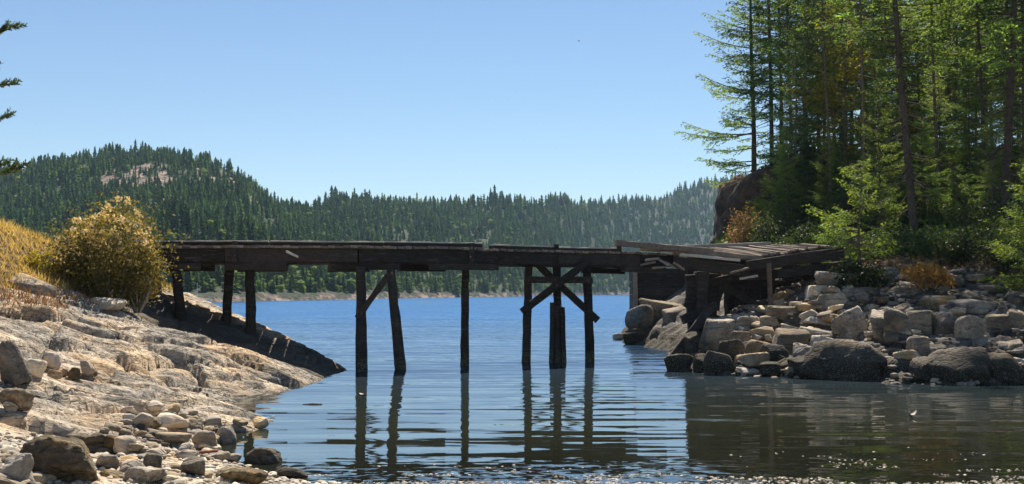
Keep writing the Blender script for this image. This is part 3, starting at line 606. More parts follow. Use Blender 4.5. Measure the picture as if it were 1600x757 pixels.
# pebbles and froth just breaking the surface along the bottom of the picture
sp = []
while len(sp) < 4600:
    x_ = rn.uniform(-3.2, 9.5); y_ = 13.5 + abs(rn.gauss(0, 0.7)) if x_ < 3 else 13.5 + abs(rn.gauss(0, 1.1))
    cl = float(vnoise(np.array([x_ * 1.1]), np.array([y_ * 3.0]), seed=90)[0])
    if y_ > 14.05 and cl < 0.10: continue
    if y_ > 14.7 and cl < 0.38: continue
    s_ = rn.choice([0.012, 0.02, 0.03, 0.05]); sp.append((x_, y_, 0.001 - s_ * 0.12, s_, rn.uniform(-.4, .4), rn.randint(0, 5)))
scatter('foam_flecks', PS, sp, M_PEB, kind='stuff', label='pale flecks of floating debris along the near edge of the water')
m = NT('rubble_chips'); p = m.pos(); v = m.n('ShaderNodeTexWhiteNoise', noise_dimensions='3D')
sn = m.n('ShaderNodeVectorMath', operation='FLOOR'); m.L(m.mapping(p, (4, 4, 0.01)), sn.inputs[0]); m.L(sn.outputs[0], v.inputs[0])
M_RUB = m.done(m.pbsdf(m.ramp(v.outputs[0], [(0.0, (0.06, 0.05, 0.04)), (0.4, (0.18, 0.15, 0.12)), (0.75, (0.36, 0.30, 0.23)), (1.0, (0.48, 0.41, 0.31))]), 0.9, m.bump(m.noise(p, 30, 3), 0.6, 0.02)))
# --- right bank: named rocks
G, D, T_, S_ = M_GREY, M_DARK, M_TAN, M_STONE
RB = [(1000, 505, 46, 30, 'dark rounded rock at the left end of the outcrop', G, 7, 51), (1035, 498, 70, 34, 'grey fractured rock below the dark crib wall', G, 9, 52), (1062, 520, 50, 44, 'steep grey rock beside the leaning timbers', G, 9, 50),
 (1005, 534, 60, 22, 'low brown rock awash at the tip of the outcrop', D, 8, 50.5), (975, 532, 34, 12, 'flat brown rock reaching furthest into the channel', T_, 8, 56), (1045, 536, 56, 26, 'brown lumpy rock in front of the outcrop', D, 9, 49),
 (1063, 578, 46, 26, 'brown barnacled rock at the waterline left of the rubble', D, 9, None), (1085, 556, 34, 40, 'dark crusted rock in front of the leaning timbers', D, 9, None),
 (1125, 546, 66, 46, 'blue grey block under the broken bridge end', G, 7, None), (1125, 588, 46, 44, 'rounded dark rock at the water with a pale top', D, 7, None), (1100, 578, 34, 26, 'small dark weedy rock between two larger ones', D, 8, None),
 (1150, 568, 38, 40, 'dark upright rock left of the tan boulder', D, 7, None), (1182, 576, 56, 30, 'orange tan boulder lying low by the water', T_, 6, None), (1188, 560, 44, 30, 'tan rounded boulder above the orange one', T_, 6, None),
 (1160, 545, 28, 26, 'small grey triangular rock', G, 5, None), (1172, 550, 20, 18, 'small tan stone beside the triangular rock', T_, 6, None), (1216, 572, 46, 36, 'brown tilted slab leaning to the right', D, 6, None),
 (1238, 556, 56, 46, 'big grey wedge shaped block with a sunlit left shoulder', G, 5, None), (1265, 576, 52, 34, 'grey rock right of the wedge block', G, 7, None), (1205, 588, 36, 22, 'pale barnacled rock at the waterline', D, 9, None),
 (1172, 589, 40, 14, 'flat pale rock awash below the orange boulder', G, 8, None), (1135, 592, 30, 12, 'flat grey rock awash near the dark rounded one', G, 8, None), (1242, 590, 26, 20, 'white flecked small rock at the waterline', G, 9, None),
 (1340, 592, 176, 64, 'largest dark boulder sloping into the water', D, 6, None), (1275, 592, 70, 42, 'dark boulder adjoining the largest one on its left', D, 7, None), (1441, 558, 40, 36, 'grey cube like boulder right of the largest one', G, 5, None),
 (1468, 562, 44, 24, 'small brown rock beyond the cube like boulder', D, 7, None), (1500, 598, 120, 54, 'broad dark weedy boulder at the right waterline', D, 8, None), (1580, 600, 100, 48, 'dark boulder at the right edge of the picture', D, 8, None),
 (1448, 596, 40, 40, 'jagged dark rock in the gap between the big boulders', D, 9, None), (1335, 530, 54, 52, 'dark upright block with a squared face', G, 5, None), (1385, 528, 44, 46, 'blue grey block left of the jointed slabs', G, 5, None),
 (1405, 522, 52, 44, 'tall rounded jointed slab of blue grey rock', G, 6, None), (1442, 524, 48, 42, 'second jointed slab from the left in the grey outcrop', G, 5, None), (1484, 524, 46, 38, 'jointed slab in the middle of the grey outcrop', G, 5, None),
 (1522, 530, 48, 40, 'jointed slab at the right end of the grey outcrop', G, 5, None), (1560, 520, 46, 30, 'fractured grey rock right of the jointed slabs', G, 9, None), (1590, 512, 44, 30, 'grey rock under the overhanging branches', G, 8, None),
 (1465, 486, 70, 24, 'flat shaded rock above the jointed slabs', G, 8, None), (1530, 490, 80, 22, 'long shaded ledge below the fir branches', G, 8, None), (1318, 448, 84, 26, 'long grey rock capping the bank beside the bridge', G, 7, None),
 (1380, 442, 64, 22, 'pale grey rock on top of the bank', G, 7, None), (1275, 468, 40, 22, 'pale layered rock at the end of the dark beam', S_, 7, None), (1300, 480, 60, 22, 'brown grey rock in the middle of the upper rubble', G, 7, None),
 (1252, 475, 84, 34, 'smooth dark boulder under the bridge beam', D, 5, 40.5), (1260, 500, 34, 16, 'pale flat stone in the sunlit rubble', S_, 7, None), (1228, 508, 50, 24, 'grey stone with a pale cap in the rubble', G, 7, None),
 (1240, 522, 38, 14, 'orange stone in the sunlit rubble', T_, 6, None), (1262, 528, 32, 16, 'warm tan stone right of the orange one', T_, 6, None), (1282, 512, 60, 12, 'thin pale slab among the sunlit rubble', S_, 7, None),
 (1282, 526, 56, 12, 'thin cream slab under the pale one', S_, 7, None), (1195, 528, 40, 16, 'pale stone with a flat top left of the wedge block', S_, 7, None), (1205, 512, 30, 20, 'small grey upright stone', G, 7, None),
 (1165, 515, 46, 22, 'pale sided rock below the thin pole', G, 7, None), (1135, 512, 34, 20, 'pale rounded rock beside the dark posts', S_, 7, None), (1290, 552, 40, 26, 'pale flat rock above the dark boulder', S_, 7, None),
 (1420, 462, 60, 16, 'flat rock on the bank below the orange shrub', G, 7, None), (1350, 466, 60, 18, 'shadowed brown rock below the bank top', G, 7, None)]
for (px_, py_, a, b_, lb, mt, pl, y_) in RB:
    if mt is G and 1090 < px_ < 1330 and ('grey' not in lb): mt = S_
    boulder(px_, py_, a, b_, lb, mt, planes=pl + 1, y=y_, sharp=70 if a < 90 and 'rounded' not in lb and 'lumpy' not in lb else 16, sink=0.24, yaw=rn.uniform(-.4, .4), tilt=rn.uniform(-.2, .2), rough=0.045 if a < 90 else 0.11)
rub = {}
for key, mt in (('pale', M_STONE), ('grey', M_GREY), ('dark', M_DARK), ('warm tan', M_TAN)):
    rub[key] = [rock_mesh('rubble', 700 + k + len(key) * 13, (1, random.Random(k).uniform(0.7, 1), random.Random(k + 4).uniform(0.3, 0.75)), 7, 0.03, 3, 80, False) for k in range(5)]
    for me in rub[key]: me.materials.append(mt)
n_ = 0; tries = 0
while n_ < 250 and tries < 4000:
    tries += 1; px_ = rn.uniform(1085, 1600); py_ = rn.uniform(430, 592)
    if py_ < 505 - (px_ - 1085) * 0.32: continue
    if px_ > 1480 and rn.random() < 0.3: continue
    b = hit(px_, py_, 26)
    if b is None or b.z < -0.1 or b.z > 3.3: continue
    sun_ = 1130 < px_ < 1320 and py_ < 565; c_ = rn.random()  # sunlit stretch gets paler, warmer stones; the sunlight is put into their colour
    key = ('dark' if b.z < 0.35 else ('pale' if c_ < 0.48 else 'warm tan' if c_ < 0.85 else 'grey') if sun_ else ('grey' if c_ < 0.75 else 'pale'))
    s = rn.choice([0.22, 0.3, 0.4, 0.55]) * rn.uniform(0.8, 1.25)
    pl_ = 'below the broken bridge end' if px_ < 1240 else 'between the bridge and the upright block' if px_ < 1370 else 'among the jointed slabs' if px_ < 1500 else 'under the right edge branches'
    pl_ += ' near the water' if b.z < 0.6 else ' halfway up' if b.z < 1.8 else ' near the bank top'
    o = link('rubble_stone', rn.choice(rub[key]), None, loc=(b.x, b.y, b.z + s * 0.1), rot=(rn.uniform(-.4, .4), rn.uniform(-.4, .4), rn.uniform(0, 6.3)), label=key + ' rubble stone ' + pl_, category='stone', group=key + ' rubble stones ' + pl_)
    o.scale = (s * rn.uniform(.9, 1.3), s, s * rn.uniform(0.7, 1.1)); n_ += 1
gx = np.array([rn.uniform(4, 21) for _ in range(9000)]); gy = np.array([rn.uniform(28, 45) for _ in range(9000)]); gz = right_z(gx, gy)
ok = (gz > -0.1) & (gz < 3.2); SH = []
for k in range(6):
    P_, F_ = ICO[2]; me_ = rock_mesh('tmp', 900 + k, (1, 0.75, 0.45), 6, 0.03, 2, 60); SH.append((np.array([v_.co[:] for v_ in me_.vertices]), F_)); bpy.data.meshes.remove(me_)
scatter('rubble_chips', SH, [(gx[i], gy[i], gz[i] + 0.01, rn.choice([0.1, 0.14, 0.2, 0.28]), rn.uniform(0, 6.3), i) for i in np.where(ok)[0]][:3000], M_RUB, kind='stuff', label='small broken stones filling the gaps of the right bank')
# bluff behind the bridge end
b1, b2 = W(1150, 395, 63), W(1150, 262, 63)
V_, F_ = ICO[5]; q = np.abs(V_) ** 9; rr_ = 1 / (q.sum(1) ** (1 / 9.0)); P_ = V_ * rr_[:, None]
P_[:, 0] = P_[:, 0] * 4.4 + 16.4; P_[:, 0] += np.where(P_[:, 0] < 16.4, 1, 0.2) * (P_[:, 2] * 0.62); P_[:, 1] = P_[:, 1] * 4.5 + 67; P_[:, 2] = P_[:, 2] * 4.9 + 4.1
n3 = np.stack([fbm(P_[:, 0] * 0.45 + 9 * k, P_[:, 1] * 0.45, P_[:, 2] * 0.45, seed=301 + k, o=5) for k in range(3)], 1); st_ = ridged(P_[:, 0] * 0.9, P_[:, 1] * 0.9, P_[:, 2] * 0.35, seed=311, o=4)
P_ = P_ + n3 * 1.1 + st_[:, None] * np.array([-0.3, -0.3, 0.05])
link('rock_bluff', mesh_np('rock_bluff', P_, F_, 3, False), M_BLUFF, label='tall brown rock bluff with a steep left face beyond the bridge end', category='rock bluff')

m = NT('rusty_iron'); M_RUST = m.done(m.pbsdf(m.ramp(m.noise(m.obj(), 20, 4), [(0.35, (0.10, 0.035, 0.025)), (0.65, (0.26, 0.11, 0.08))]), 0.8))
# ------------------------------------------------------------------ the old timber bridge
bridge = link('wooden_bridge', None, loc=(0, 0, 0), label='old dark timber bridge on piles with its right end broken and sagging', category='bridge')
rb = random.Random(3)
def bpart(name, acc, mat=M_WOOD, label=None, smooth=False): return link(name, acc.mesh(name, smooth), mat, bridge, label=label)
EDGE = [(85, 388, 32.6), (250, 388, 33.0), (400, 388, 33.3), (560, 388.5, 33.8), (755, 391, 35.5), (870, 394, 37.3), (965, 395.5, 38.3), (1062, 399, 39.2)]   # near edge, top of stringer
EP = [W(*e) for e in EDGE]; EX = [e[0] for e in EDGE]
def edge(px_):
    for a in range(len(EX) - 1):
        if px_ <= EX[a + 1]: t_ = (px_ - EX[a]) / (EX[a + 1] - EX[a]); return EP[a].lerp(EP[a + 1], t_)
    return EP[-1].copy()
def across(px_):
    a, b = edge(px_ - 20), edge(px_ + 20); d = (b - a).normalized(); return Vector((-d.y, d.x, 0)).normalized()
WID = 3.3
def at(px_, off, dz=0.0): e = edge(px_) + across(px_) * off; e.z = edge(px_).z + dz; return e
# stringers: near, middle, far
for off in (0.12, 1.65, WID - 0.15):
    brk = [85, 232, 350, 560, 735, 872, 1000, 1062]
    for a, b in zip(brk[:-1], brk[1:]):
        A = Acc(); A.beam(at(a + 0.6, off, -0.21 + rb.uniform(-.015, .015)), at(b - 0.6, off, -0.21 + rb.uniform(-.015, .015)), 0.26 + rb.uniform(-.02, .02), 0.40, segs=6, jit=0.012, rng=rb)
        bpart('stringer', A)
# corbels (bolsters) under the near and far stringers
for (a, b, th) in [(232, 312, 0.2), (350, 446, 0.22), (515, 625, 0.22), (674, 780, 0.2), (976, 1040, 0.2)]:
    for off in (0.16, WID - 0.19):
        A = Acc(); A.beam(at(a, off, -0.415 - th / 2), at(b, off, -0.415 - th / 2), 0.30, th, segs=3, jit=0.01, rng=rb); bpart('corbel', A)
# deck planks
plank_me = []
for k in range(5):
    A = Acc(); A.beam((0, -0.12, 0), (0, WID + 0.1, 0), 0.205, 0.075, segs=5, jit=0.006, rng=rb); plank_me.append(A.mesh('plank'))
    plank_me[-1].materials.append(M_DECK)
pxk = 86.0; 
while pxk < 1058:
    e = edge(pxk); ac = across(pxk); step = 0.225 * F / e.y * 0.98
    if not (752 < pxk < 766):
        o = link('deck_plank', rb.choice(plank_me), None, bridge, loc=at(pxk, rb.uniform(-0.05, 0.04), 0.04 + rb.uniform(-0.012, 0.012) - (0.03 if pxk > 766 else 0)), rot=(rb.uniform(-.008, .008), rb.uniform(-.03, .03), math.atan2(ac.y, ac.x) - math.pi / 2 + rb.uniform(-.02, .02)))
    pxk += step
# kerb timbers along both edges
for (a, b, z_) in [(90, 250, 0.15), (251, 420, 0.15), (421, 600, 0.15), (601, 754, 0.16), (768, 866, 0.12), (871, 964, 0.10)]:
    for off in (0.06, WID - 0.1):
        A = Acc(); A.beam(at(a, off, z_ - 0.025), at(b, off, z_ - 0.025), 0.2, 0.10, segs=8, jit=0.008, rng=rb); bpart('kerb_timber', A, M_WOOD)
        A = Acc(); A.beam(at(a + 1, off, z_ + 0.047), at(b - 1, off, z_ + 0.047), 0.19, 0.04, segs=12, jit=0.006, rng=rb); bpart('kerb_lit_edge', A, M_PALE)  # pale strip added on top, painting the sunlit upper edge of the kerb
for px_ in (268, 367, 735, 868, 966):
    A = Acc(); A.beam(at(px_, -0.05, -0.45), at(px_, -0.05, 0.2 if px_ < 800 else 0.24), 0.16, 0.1, up=(0, 1, 0), segs=2, jit=0.01, rng=rb); bpart('kerb_post', A)
A = Acc(); A.beam(W(447, 393, 32.9), W(466, 402, 32.8), 0.03, 0.06, segs=2, jit=0.006, rng=rb); bpart('split_board', A, M_PALE, 'pale splintered board hanging off the near side')
# piles: (top px, top py, bottom px, bottom py or None for the ground, Y, width px top, bottom, label)
def pile(x0, y0, x1, y1, Y0, w0, w1, Y1=None, label=None, sub=None):
    Y1 = Y1 or Y0; p0 = W(x0, y0, Y0); p1 = W(x1, y1, Y1); q = p1 + (p1 - p0) * (1.2 / (p0.z - p1.z)); k = Y0 / F / 2
    n_ = 12; P = [p0.lerp(q, t_ / n_) + Vector((rb.uniform(-.012, .012), rb.uniform(-.012, .012), 0)) for t_ in range(n_ + 1)]
    rr = [(w0 + (w1 - w0) * min(1, t_ / n_ * 1.15)) * k * (1 + rb.uniform(-.05, .05)) for t_ in range(n_ + 1)]
    A = Acc(); A.tube(P, rr, 10, True, 0.06, rb); return bpart('pile', A, label=label, smooth=True)
pile(274, 411, 284, 508, 33.2, 15, 19, label='leaning pile nearest the flowering bush')
pile(244, 411, 246, 470, 36.0, 14, 16)
pile(359, 418, 354, 503, 34.2, 14, 15); pile(390, 418, 392, 513, 34.0, 14, 18)
pile(564, 417, 565, 580, 33.7, 14, 19); pile(610, 421, 626, 578, 34.3, 13, 19, label='pile leaning outward at its foot')
pile(727, 414, 726, 570, 36.3, 11, 15); pile(826, 415, 822, 565, 38.0, 12, 15); pile(870, 404, 871, 500, 38.2, 13, 13); pile(917, 410, 922, 565, 38.2, 13, 15)
pile(858 + 12, 478, 871, 567, 37.9, 14, 20, label='thicker sleeve of timbers round the middle pile of the third bent')
for (xa, xb) in ((863, 861), (879, 882)):
    A = Acc(); A.beam(W(xa, 473 if xa < 870 else 480, 37.7), W(xb, 580, 37.7), 0.14, 0.16, up=(0, 1, 0), segs=6, jit=0.01, rng=rb); bpart('sleeve_board', A)
def beam_px(name, a, b, Y0, Y1, th, dp=0.2, mat=M_WOOD, label=None, rnd_=False, up=(0, 1, 0)):
    A = Acc(); p0, p1 = W(a[0], a[1], Y0), W(b[0], b[1], Y1); k = (Y0 + Y1) / 2 / F
    if rnd_: A.tube([p0.lerp(p1, t_ / 6) + Vector((0, 0, rb.uniform(-.01, .01))) for t_ in range(7)], [th * k / 2 * (1 + rb.uniform(-.06, .06)) for _ in range(7)], 8, True, 0.05, rb)
    else: A.beam(p0, p1, th * k, dp, up=up, segs=6, jit=0.01, rng=rb)
    return bpart(name, A, mat, label)
beam_px('pile_cap', (818, 410), (925, 408), 38.0, 38.0, 13, 0.3)
beam_px('cross_beam', (820, 437), (926, 438), 37.75, 37.85, 10, 0.12)
beam_px('brace', (922, 406), (815, 488), 37.5, 37.5, 12, 0.16, rnd_=True, label='round log brace across the front of the third bent')
beam_px('brace', (838, 412), (934, 501), 38.45, 38.45, 11, 0.16)
beam_px('brace', (609, 428), (558, 497), 33.45, 33.45, 9, 0.14)
beam_px('pile_cap', (905, 408), (990, 408), 40.5, 40.8, 12, 0.3) if False else None
for px_, py_, y_ in [(826, 409, 37.8), (917, 409, 37.8), (868, 438, 37.6), (826, 438, 37.65), (918, 438, 37.7), (870, 446, 37.38), (565, 490, 33.3), (612, 428, 33.3), (268, 400, 32.8), (367, 400, 33.0), (735, 402, 34.9)]:
    A = Acc(); p_ = W(px_, py_, y_ - 0.02); A.tube([p_, p_ + Vector((0, -0.03, 0))], [0.035, 0.03], 6); bpart('bolt', A, M_RUST)
# --- broken right end
NL, NR, FL, FR = W(1160, 406, 39.3), W(1306, 385, 38.8), W(1052, 390, 43.0), W(1262, 384, 44.0)
nb_ = 30
for k in range(nb_):
    t_ = (k + 0.5) / nb_; a = FL.lerp(FR, t_) ; b = NL.lerp(NR, t_ * 0.98 + rb.uniform(-.004, .004)); d = (b - a).normalized()
    a = a - d * rb.uniform(0, 0.25); b = b + d * rb.uniform(-0.15, 0.12)
    if k in (4, 9, 15): continue
    wd = (NR - NL).length / nb_ * rb.uniform(0.78, 0.95); off = Vector((0, 0, rb.uniform(-.03, .05)))
    A = Acc(); A.beam(a + off, b + off + Vector((0, 0, rb.uniform(-.03, .03))), wd, 0.07, segs=5, jit=0.008, rng=rb); bpart('deck_plank', A, M_DECK)
beam_px('stringer', (1166, 416), (1318, 395), 39.0, 38.6, 17, 0.3); beam_px('stringer', (1075, 405), (1262, 401), 43.2, 44.0, 20, 0.3); beam_px('stringer', (1110, 413), (1290, 398), 41.2, 41.4, 22, 0.3)
beam_px('stringer', (1050, 409), (1170, 424), 39.0, 39.2, 18, 0.28, label='front stringer sagging towards the broken corner')
beam_px('kerb_timber', (963, 380), (1112, 393), 38.0, 39.0, 9, 0.22, M_DECK, 'loose kerb timber lifted at its left end')
beam_px('kerb_timber', (1080, 392), (1192, 405), 38.9, 39.2, 7, 0.2, M_DECK); beam_px('kerb_timber', (1045, 387), (1204, 381.5), 42.8, 43.8, 6, 0.2, M_PALE, 'long pale timber along the far edge of the broken deck')
beam_px('loose_board', (1062, 398), (1156, 407), 38.7, 38.9, 4, 0.14, M_PALE, 'pale board lying on the sagging deck edge'); beam_px('loose_board', (1000, 389), (1120, 400), 38.6, 39.0, 5, 0.2, M_DECK)
for (a, b, y_) in [((1003, 414), (1022, 410), 38.4), ((993, 421), (1038, 418), 38.8), ((1030, 406), (1044, 415), 38.2), ((1040, 410), (1052, 417), 38.3), ((1055, 412), (1067, 421), 38.2), ((1008, 407), (1030, 404), 38.3), ((1035, 395), (1048, 396), 38.4), ((1140, 427), (1170, 419), 38.5), ((1156, 436), (1184, 431), 39)]:
    beam_px('loose_board', a, b, y_, y_ + rb.uniform(-.2, .5), 3.2, 0.16, M_PALE if rb.random() < 0.7 else M_DECK, 'short broken board jammed under the collapsed deck')
# posts, beams and crib logs under the broken end
for (x0, y0, x1, y1, Y0, w_) in [(1092, 425, 1090, 520, 40.2, 16), (1112, 425, 1110, 512, 40.8, 14), (1135, 422, 1138, 500, 42.5, 12), (1168, 425, 1166, 498, 42.0, 13), (1235, 412, 1237, 480, 42.0, 14), (1275, 405, 1276, 468, 41.5, 15), (1306, 402, 1308, 450, 41.0, 13)]:
    pile(x0, y0, x1, y1, Y0, w_, w_ * 1.15)
beam_px('post', (1201, 412), (1205, 498), 38.2, 38.2, 7, 0.13, M_BARK, 'thin grey pole standing in front of the broken end')
beam_px('cross_beam', (1082, 450), (1184, 424), 39.8, 39.4, 13, 0.2); beam_px('cross_beam', (1075, 437), (1240, 446), 41.0, 41.6, 12, 0.2); beam_px('brace', (1100, 428), (1190, 482), 40.3, 40.9, 11, 0.16); beam_px('brace', (1225, 418), (1300, 452), 39.6, 40.2, 11, 0.2)
beam_px('cross_beam', (1180, 432), (1330, 414), 40.0, 39.4, 15, 0.3); beam_px('cross_beam', (1215, 428), (1290, 420), 38.9, 38.7, 13, 0.25)
for k in range(0):
    beam_px('crib_log', (1066 + k * 2, 553 - k * 15), (1126 - k * 2, 541 - k * 15 + rb.uniform(-3, 3)), 38.6 + 0.22 * k, 39.4 + 0.15 * k, 15, rnd_=True)
beam_px('brace', (1110, 482), (1050, 560), 38.5, 38.0, 13, 0.25, label='heavy timber leaning down to the water at the broken end')
for (a_, b_, y_, w_) in [((1078, 430), (1084, 545), 39.6, 15), ((1098, 425), (1092, 560), 39.2, 17), ((1116, 428), (1108, 535), 39.9, 16), ((1128, 440), (1100, 520), 40.4, 14), ((1070, 470), (1124, 505), 39.4, 16), ((1066, 500), (1120, 478), 39.1, 15), ((1118, 492), (1062, 560), 38.6, 13)]:
    beam_px('brace', a_, b_, y_, y_ + 0.2, w_, 0.25)
for k in range(24):
    if k in (5, 13): continue
    px_ = 1078 + k * 10.6; A = Acc(); A.beam(W(px_ + rb.uniform(-2, 2), 412 + rb.uniform(-3, 8), 43.4), W(px_ + rb.uniform(-2, 2), 492 - k * 1.5, 43.3 + rb.uniform(-.05, .05)), 0.27, 0.1, up=(0, 1, 0), segs=5, jit=0.012, rng=rb); bpart('back_board', A)
# dark crib wall beyond the outcrop
crib = link('timber_crib', None, loc=(0, 0, 0), label='dark squared timber retaining crib standing behind the rock outcrop', category='retaining wall')
for k in range(11):
    A = Acc(); z_ = 0.1 + k * 0.32; z2 = z_
    A.beam((5.92, 56 + rb.uniform(-.03, .03), z_), (9.4, 56.0 + rb.uniform(-.03, .03), z_), 0.34, 0.318, segs=6, jit=0.012, rng=rb); link('timber', A.mesh('timber'), M_WOOD, crib)
    A = Acc(); A.beam((6.1, 56.2, z_ + 0.01), (6.25, 60.0, z_ + 0.01), 0.3, 0.3, segs=4, jit=0.012, rng=rb); link('timber', A.mesh('timber'), M_WOOD, crib)
A = Acc(); A.beam((5.98, 55.75, -0.6), (5.96, 55.75, 3.75), 0.2, 0.14, up=(0, 1, 0), segs=6, jit=0.01, rng=rb); link('corner_post', A.mesh('corner_post'), M_DECK, crib)
A = Acc(); A.beam((5.9, 55.95, 3.62), (8.6, 56.0, 3.66), 0.4, 0.12, segs=5, jit=0.015, rng=rb); link('cap_board', A.mesh('cap_board'), M_PALE, crib)

# ------------------------------------------------------------------ vegetation builders
def quads_to_mesh(name, C, A_, B_, mat):
    """leaf faces: centre C, half-axes A_ and B_; rhombus shaped"""
    C, A_, B_ = [np.asarray(q, float) for q in (C, A_, B_)]
    V = np.stack([C - A_, C - B_ * 1.0 - A_ * 0.15, C + A_, C + B_ - A_ * 0.15], 1).reshape(-1, 3); n = len(C)
    me = mesh_np(name, V, np.arange(n * 4).reshape(n, 4), 4); me.materials.append(mat); return me
def conifer(seed, H, base, Rm, mat, nb=130, droop=0.25, leaf=0.17, dens=1.0, lean=(0, 0), tr_=0.17, side=None, up_top=0.5, dead=18, top=1.0):
    rg_ = np.random.RandomState(seed); rr_ = random.Random(seed)
    T = Acc(); n = 16; axis = []
    for i_ in range(n + 1):
        t_ = i_ / n; axis.append(Vector((lean[0] * t_ + 0.07 * math.sin(t_ * 7 + seed), lean[1] * t_ + 0.07 * math.cos(t_ * 6 + seed), -0.4 + (H + 0.4) * t_)))
    T.tube(axis, [tr_ * (1 - 0.93 * (i_ / n) ** 1.1) * (1.25 if i_ == 0 else 1) for i_ in range(n + 1)], 8, False, 0.06, rr_)
    def ax(z_):
        t_ = max(0, min(0.999, (z_ + 0.4) / (H + 0.4))) * n; i_ = int(t_); return axis[i_].lerp(axis[i_ + 1], t_ - i_)
    C, A_, B_ = [], [], []
    for k in range(nb + dead):
        isdead = k >= nb
        z_ = H * (base + (0.985 - base) * (k / nb) ** 0.92 + rg_.uniform(-.01, .01)) if not isdead else H * rg_.uniform(0.08, base + 0.12)
        tt = (z_ / H - base) / (1 - base); prof = (1 - max(0, tt)) ** 0.8 * min(1, 0.55 + 2.2 * max(0, tt)) + 0.03
        L_ = Rm * prof * rg_.uniform(0.55, 1.12) if not isdead else Rm * rg_.uniform(0.2, 0.55)
        az = rg_.uniform(0, 2 * math.pi)
        L_ *= 0.62 + 0.75 * abs(math.sin(z_ * 1.9 + az * 1.5 + seed)) ** 0.7
        if side is not None: L_ *= 0.55 + 0.6 * max(0, math.cos(az - side))
        d = Vector((math.cos(az), math.sin(az), 0)); s_ = -droop * (1 - max(0, tt)) + up_top * max(0, tt) * 0.9 + rg_.uniform(-.12, .12)
        p0 = ax(z_); P = []
        for j in range(5):
            q = j / 4; P.append(p0 + d * (L_ * q) + Vector((0, 0, L_ * (s_ * q + (0.22 if not isdead else -0.1) * q * q))) + Vector((rg_.uniform(-.03, .03), rg_.uniform(-.03, .03), rg_.uniform(-.03, .03))) * L_ * 0.5)
        r0 = 0.012 + 0.012 * L_; T.tube(P, [r0 * (1 - 0.85 * j / 4) for j in range(5)], 3, False)
        if isdead: continue
        nt_ = max(4, int(L_ * 7.0 * dens))
        for j in range(nt_):
            q = 0.18 + 0.82 * (j + rg_.uniform(0, 1)) / nt_; f_ = q * 4; i_ = min(3, int(f_)); b = P[i_].lerp(P[i_ + 1], f_ - i_)
            sd_ = 1 if j % 2 else -1; tw = L_ * 0.36 * (1.15 - q) + 0.16
            td = (d * rg_.uniform(0.35, 1.0) + Vector((-d.y, d.x, 0)) * sd_ * rg_.uniform(0.3, 1.0)).normalized() + Vector((0, 0, rg_.uniform(-.45, .15)))
            m_ = max(2, int(tw / leaf * 1.6))
            for u_ in range(m_):
                c_ = b + td * (tw * (u_ + rg_.uniform(0.2, 1)) / m_) + Vector(rg_.normal(size=3)) * 0.035
                a_ = (td + Vector(rg_.normal(size=3)) * 0.45).normalized() * leaf * rg_.uniform(0.55, 1.15); bb = a_.cross(Vector(rg_.normal(size=3))).normalized() * leaf * rg_.uniform(0.18, 0.32)
                C.append(c_); A_.append(a_); B_.append(bb)
    tm = T.mesh('trunk', True); tm.materials.append(M_BARK)
    return tm, quads_to_mesh('crown', C, A_, B_, mat), len(C)
def plant_tree(protos_, loc, rz, sc, label, name='fir_tree', cat='tree', group=None, tilt=(0, 0)):
    o = link(name, None, loc=loc, rot=(tilt[0], tilt[1], rz), label=label, category=cat, group=group); o.scale = (sc, sc, sc)
    link('trunk', protos_[0], None, o); link('crown', protos_[1], None, o); return o
CF = [conifer(1, 18, 0.16, 3.0, M_FIR, 150, 0.28, 0.115, 1.2, tr_=0.13), conifer(2, 20, 0.20, 2.8, M_FIRD, 150, 0.32, 0.115, 1.2, tr_=0.14), conifer(3, 17, 0.10, 3.0, M_FIR, 150, 0.22, 0.11, 1.25, tr_=0.12),
      conifer(4, 19, 0.34, 2.6, M_FIR, 120, 0.2, 0.12, 1.0, lean=(0.5, 0.2), dead=60, tr_=0.13), conifer(5, 16, 0.08, 2.9, M_FIRD, 140, 0.3, 0.11, 1.2, tr_=0.13)]
def gz_(x_, y_): return float(right_z(np.array([x_]), np.array([y_]))[0])
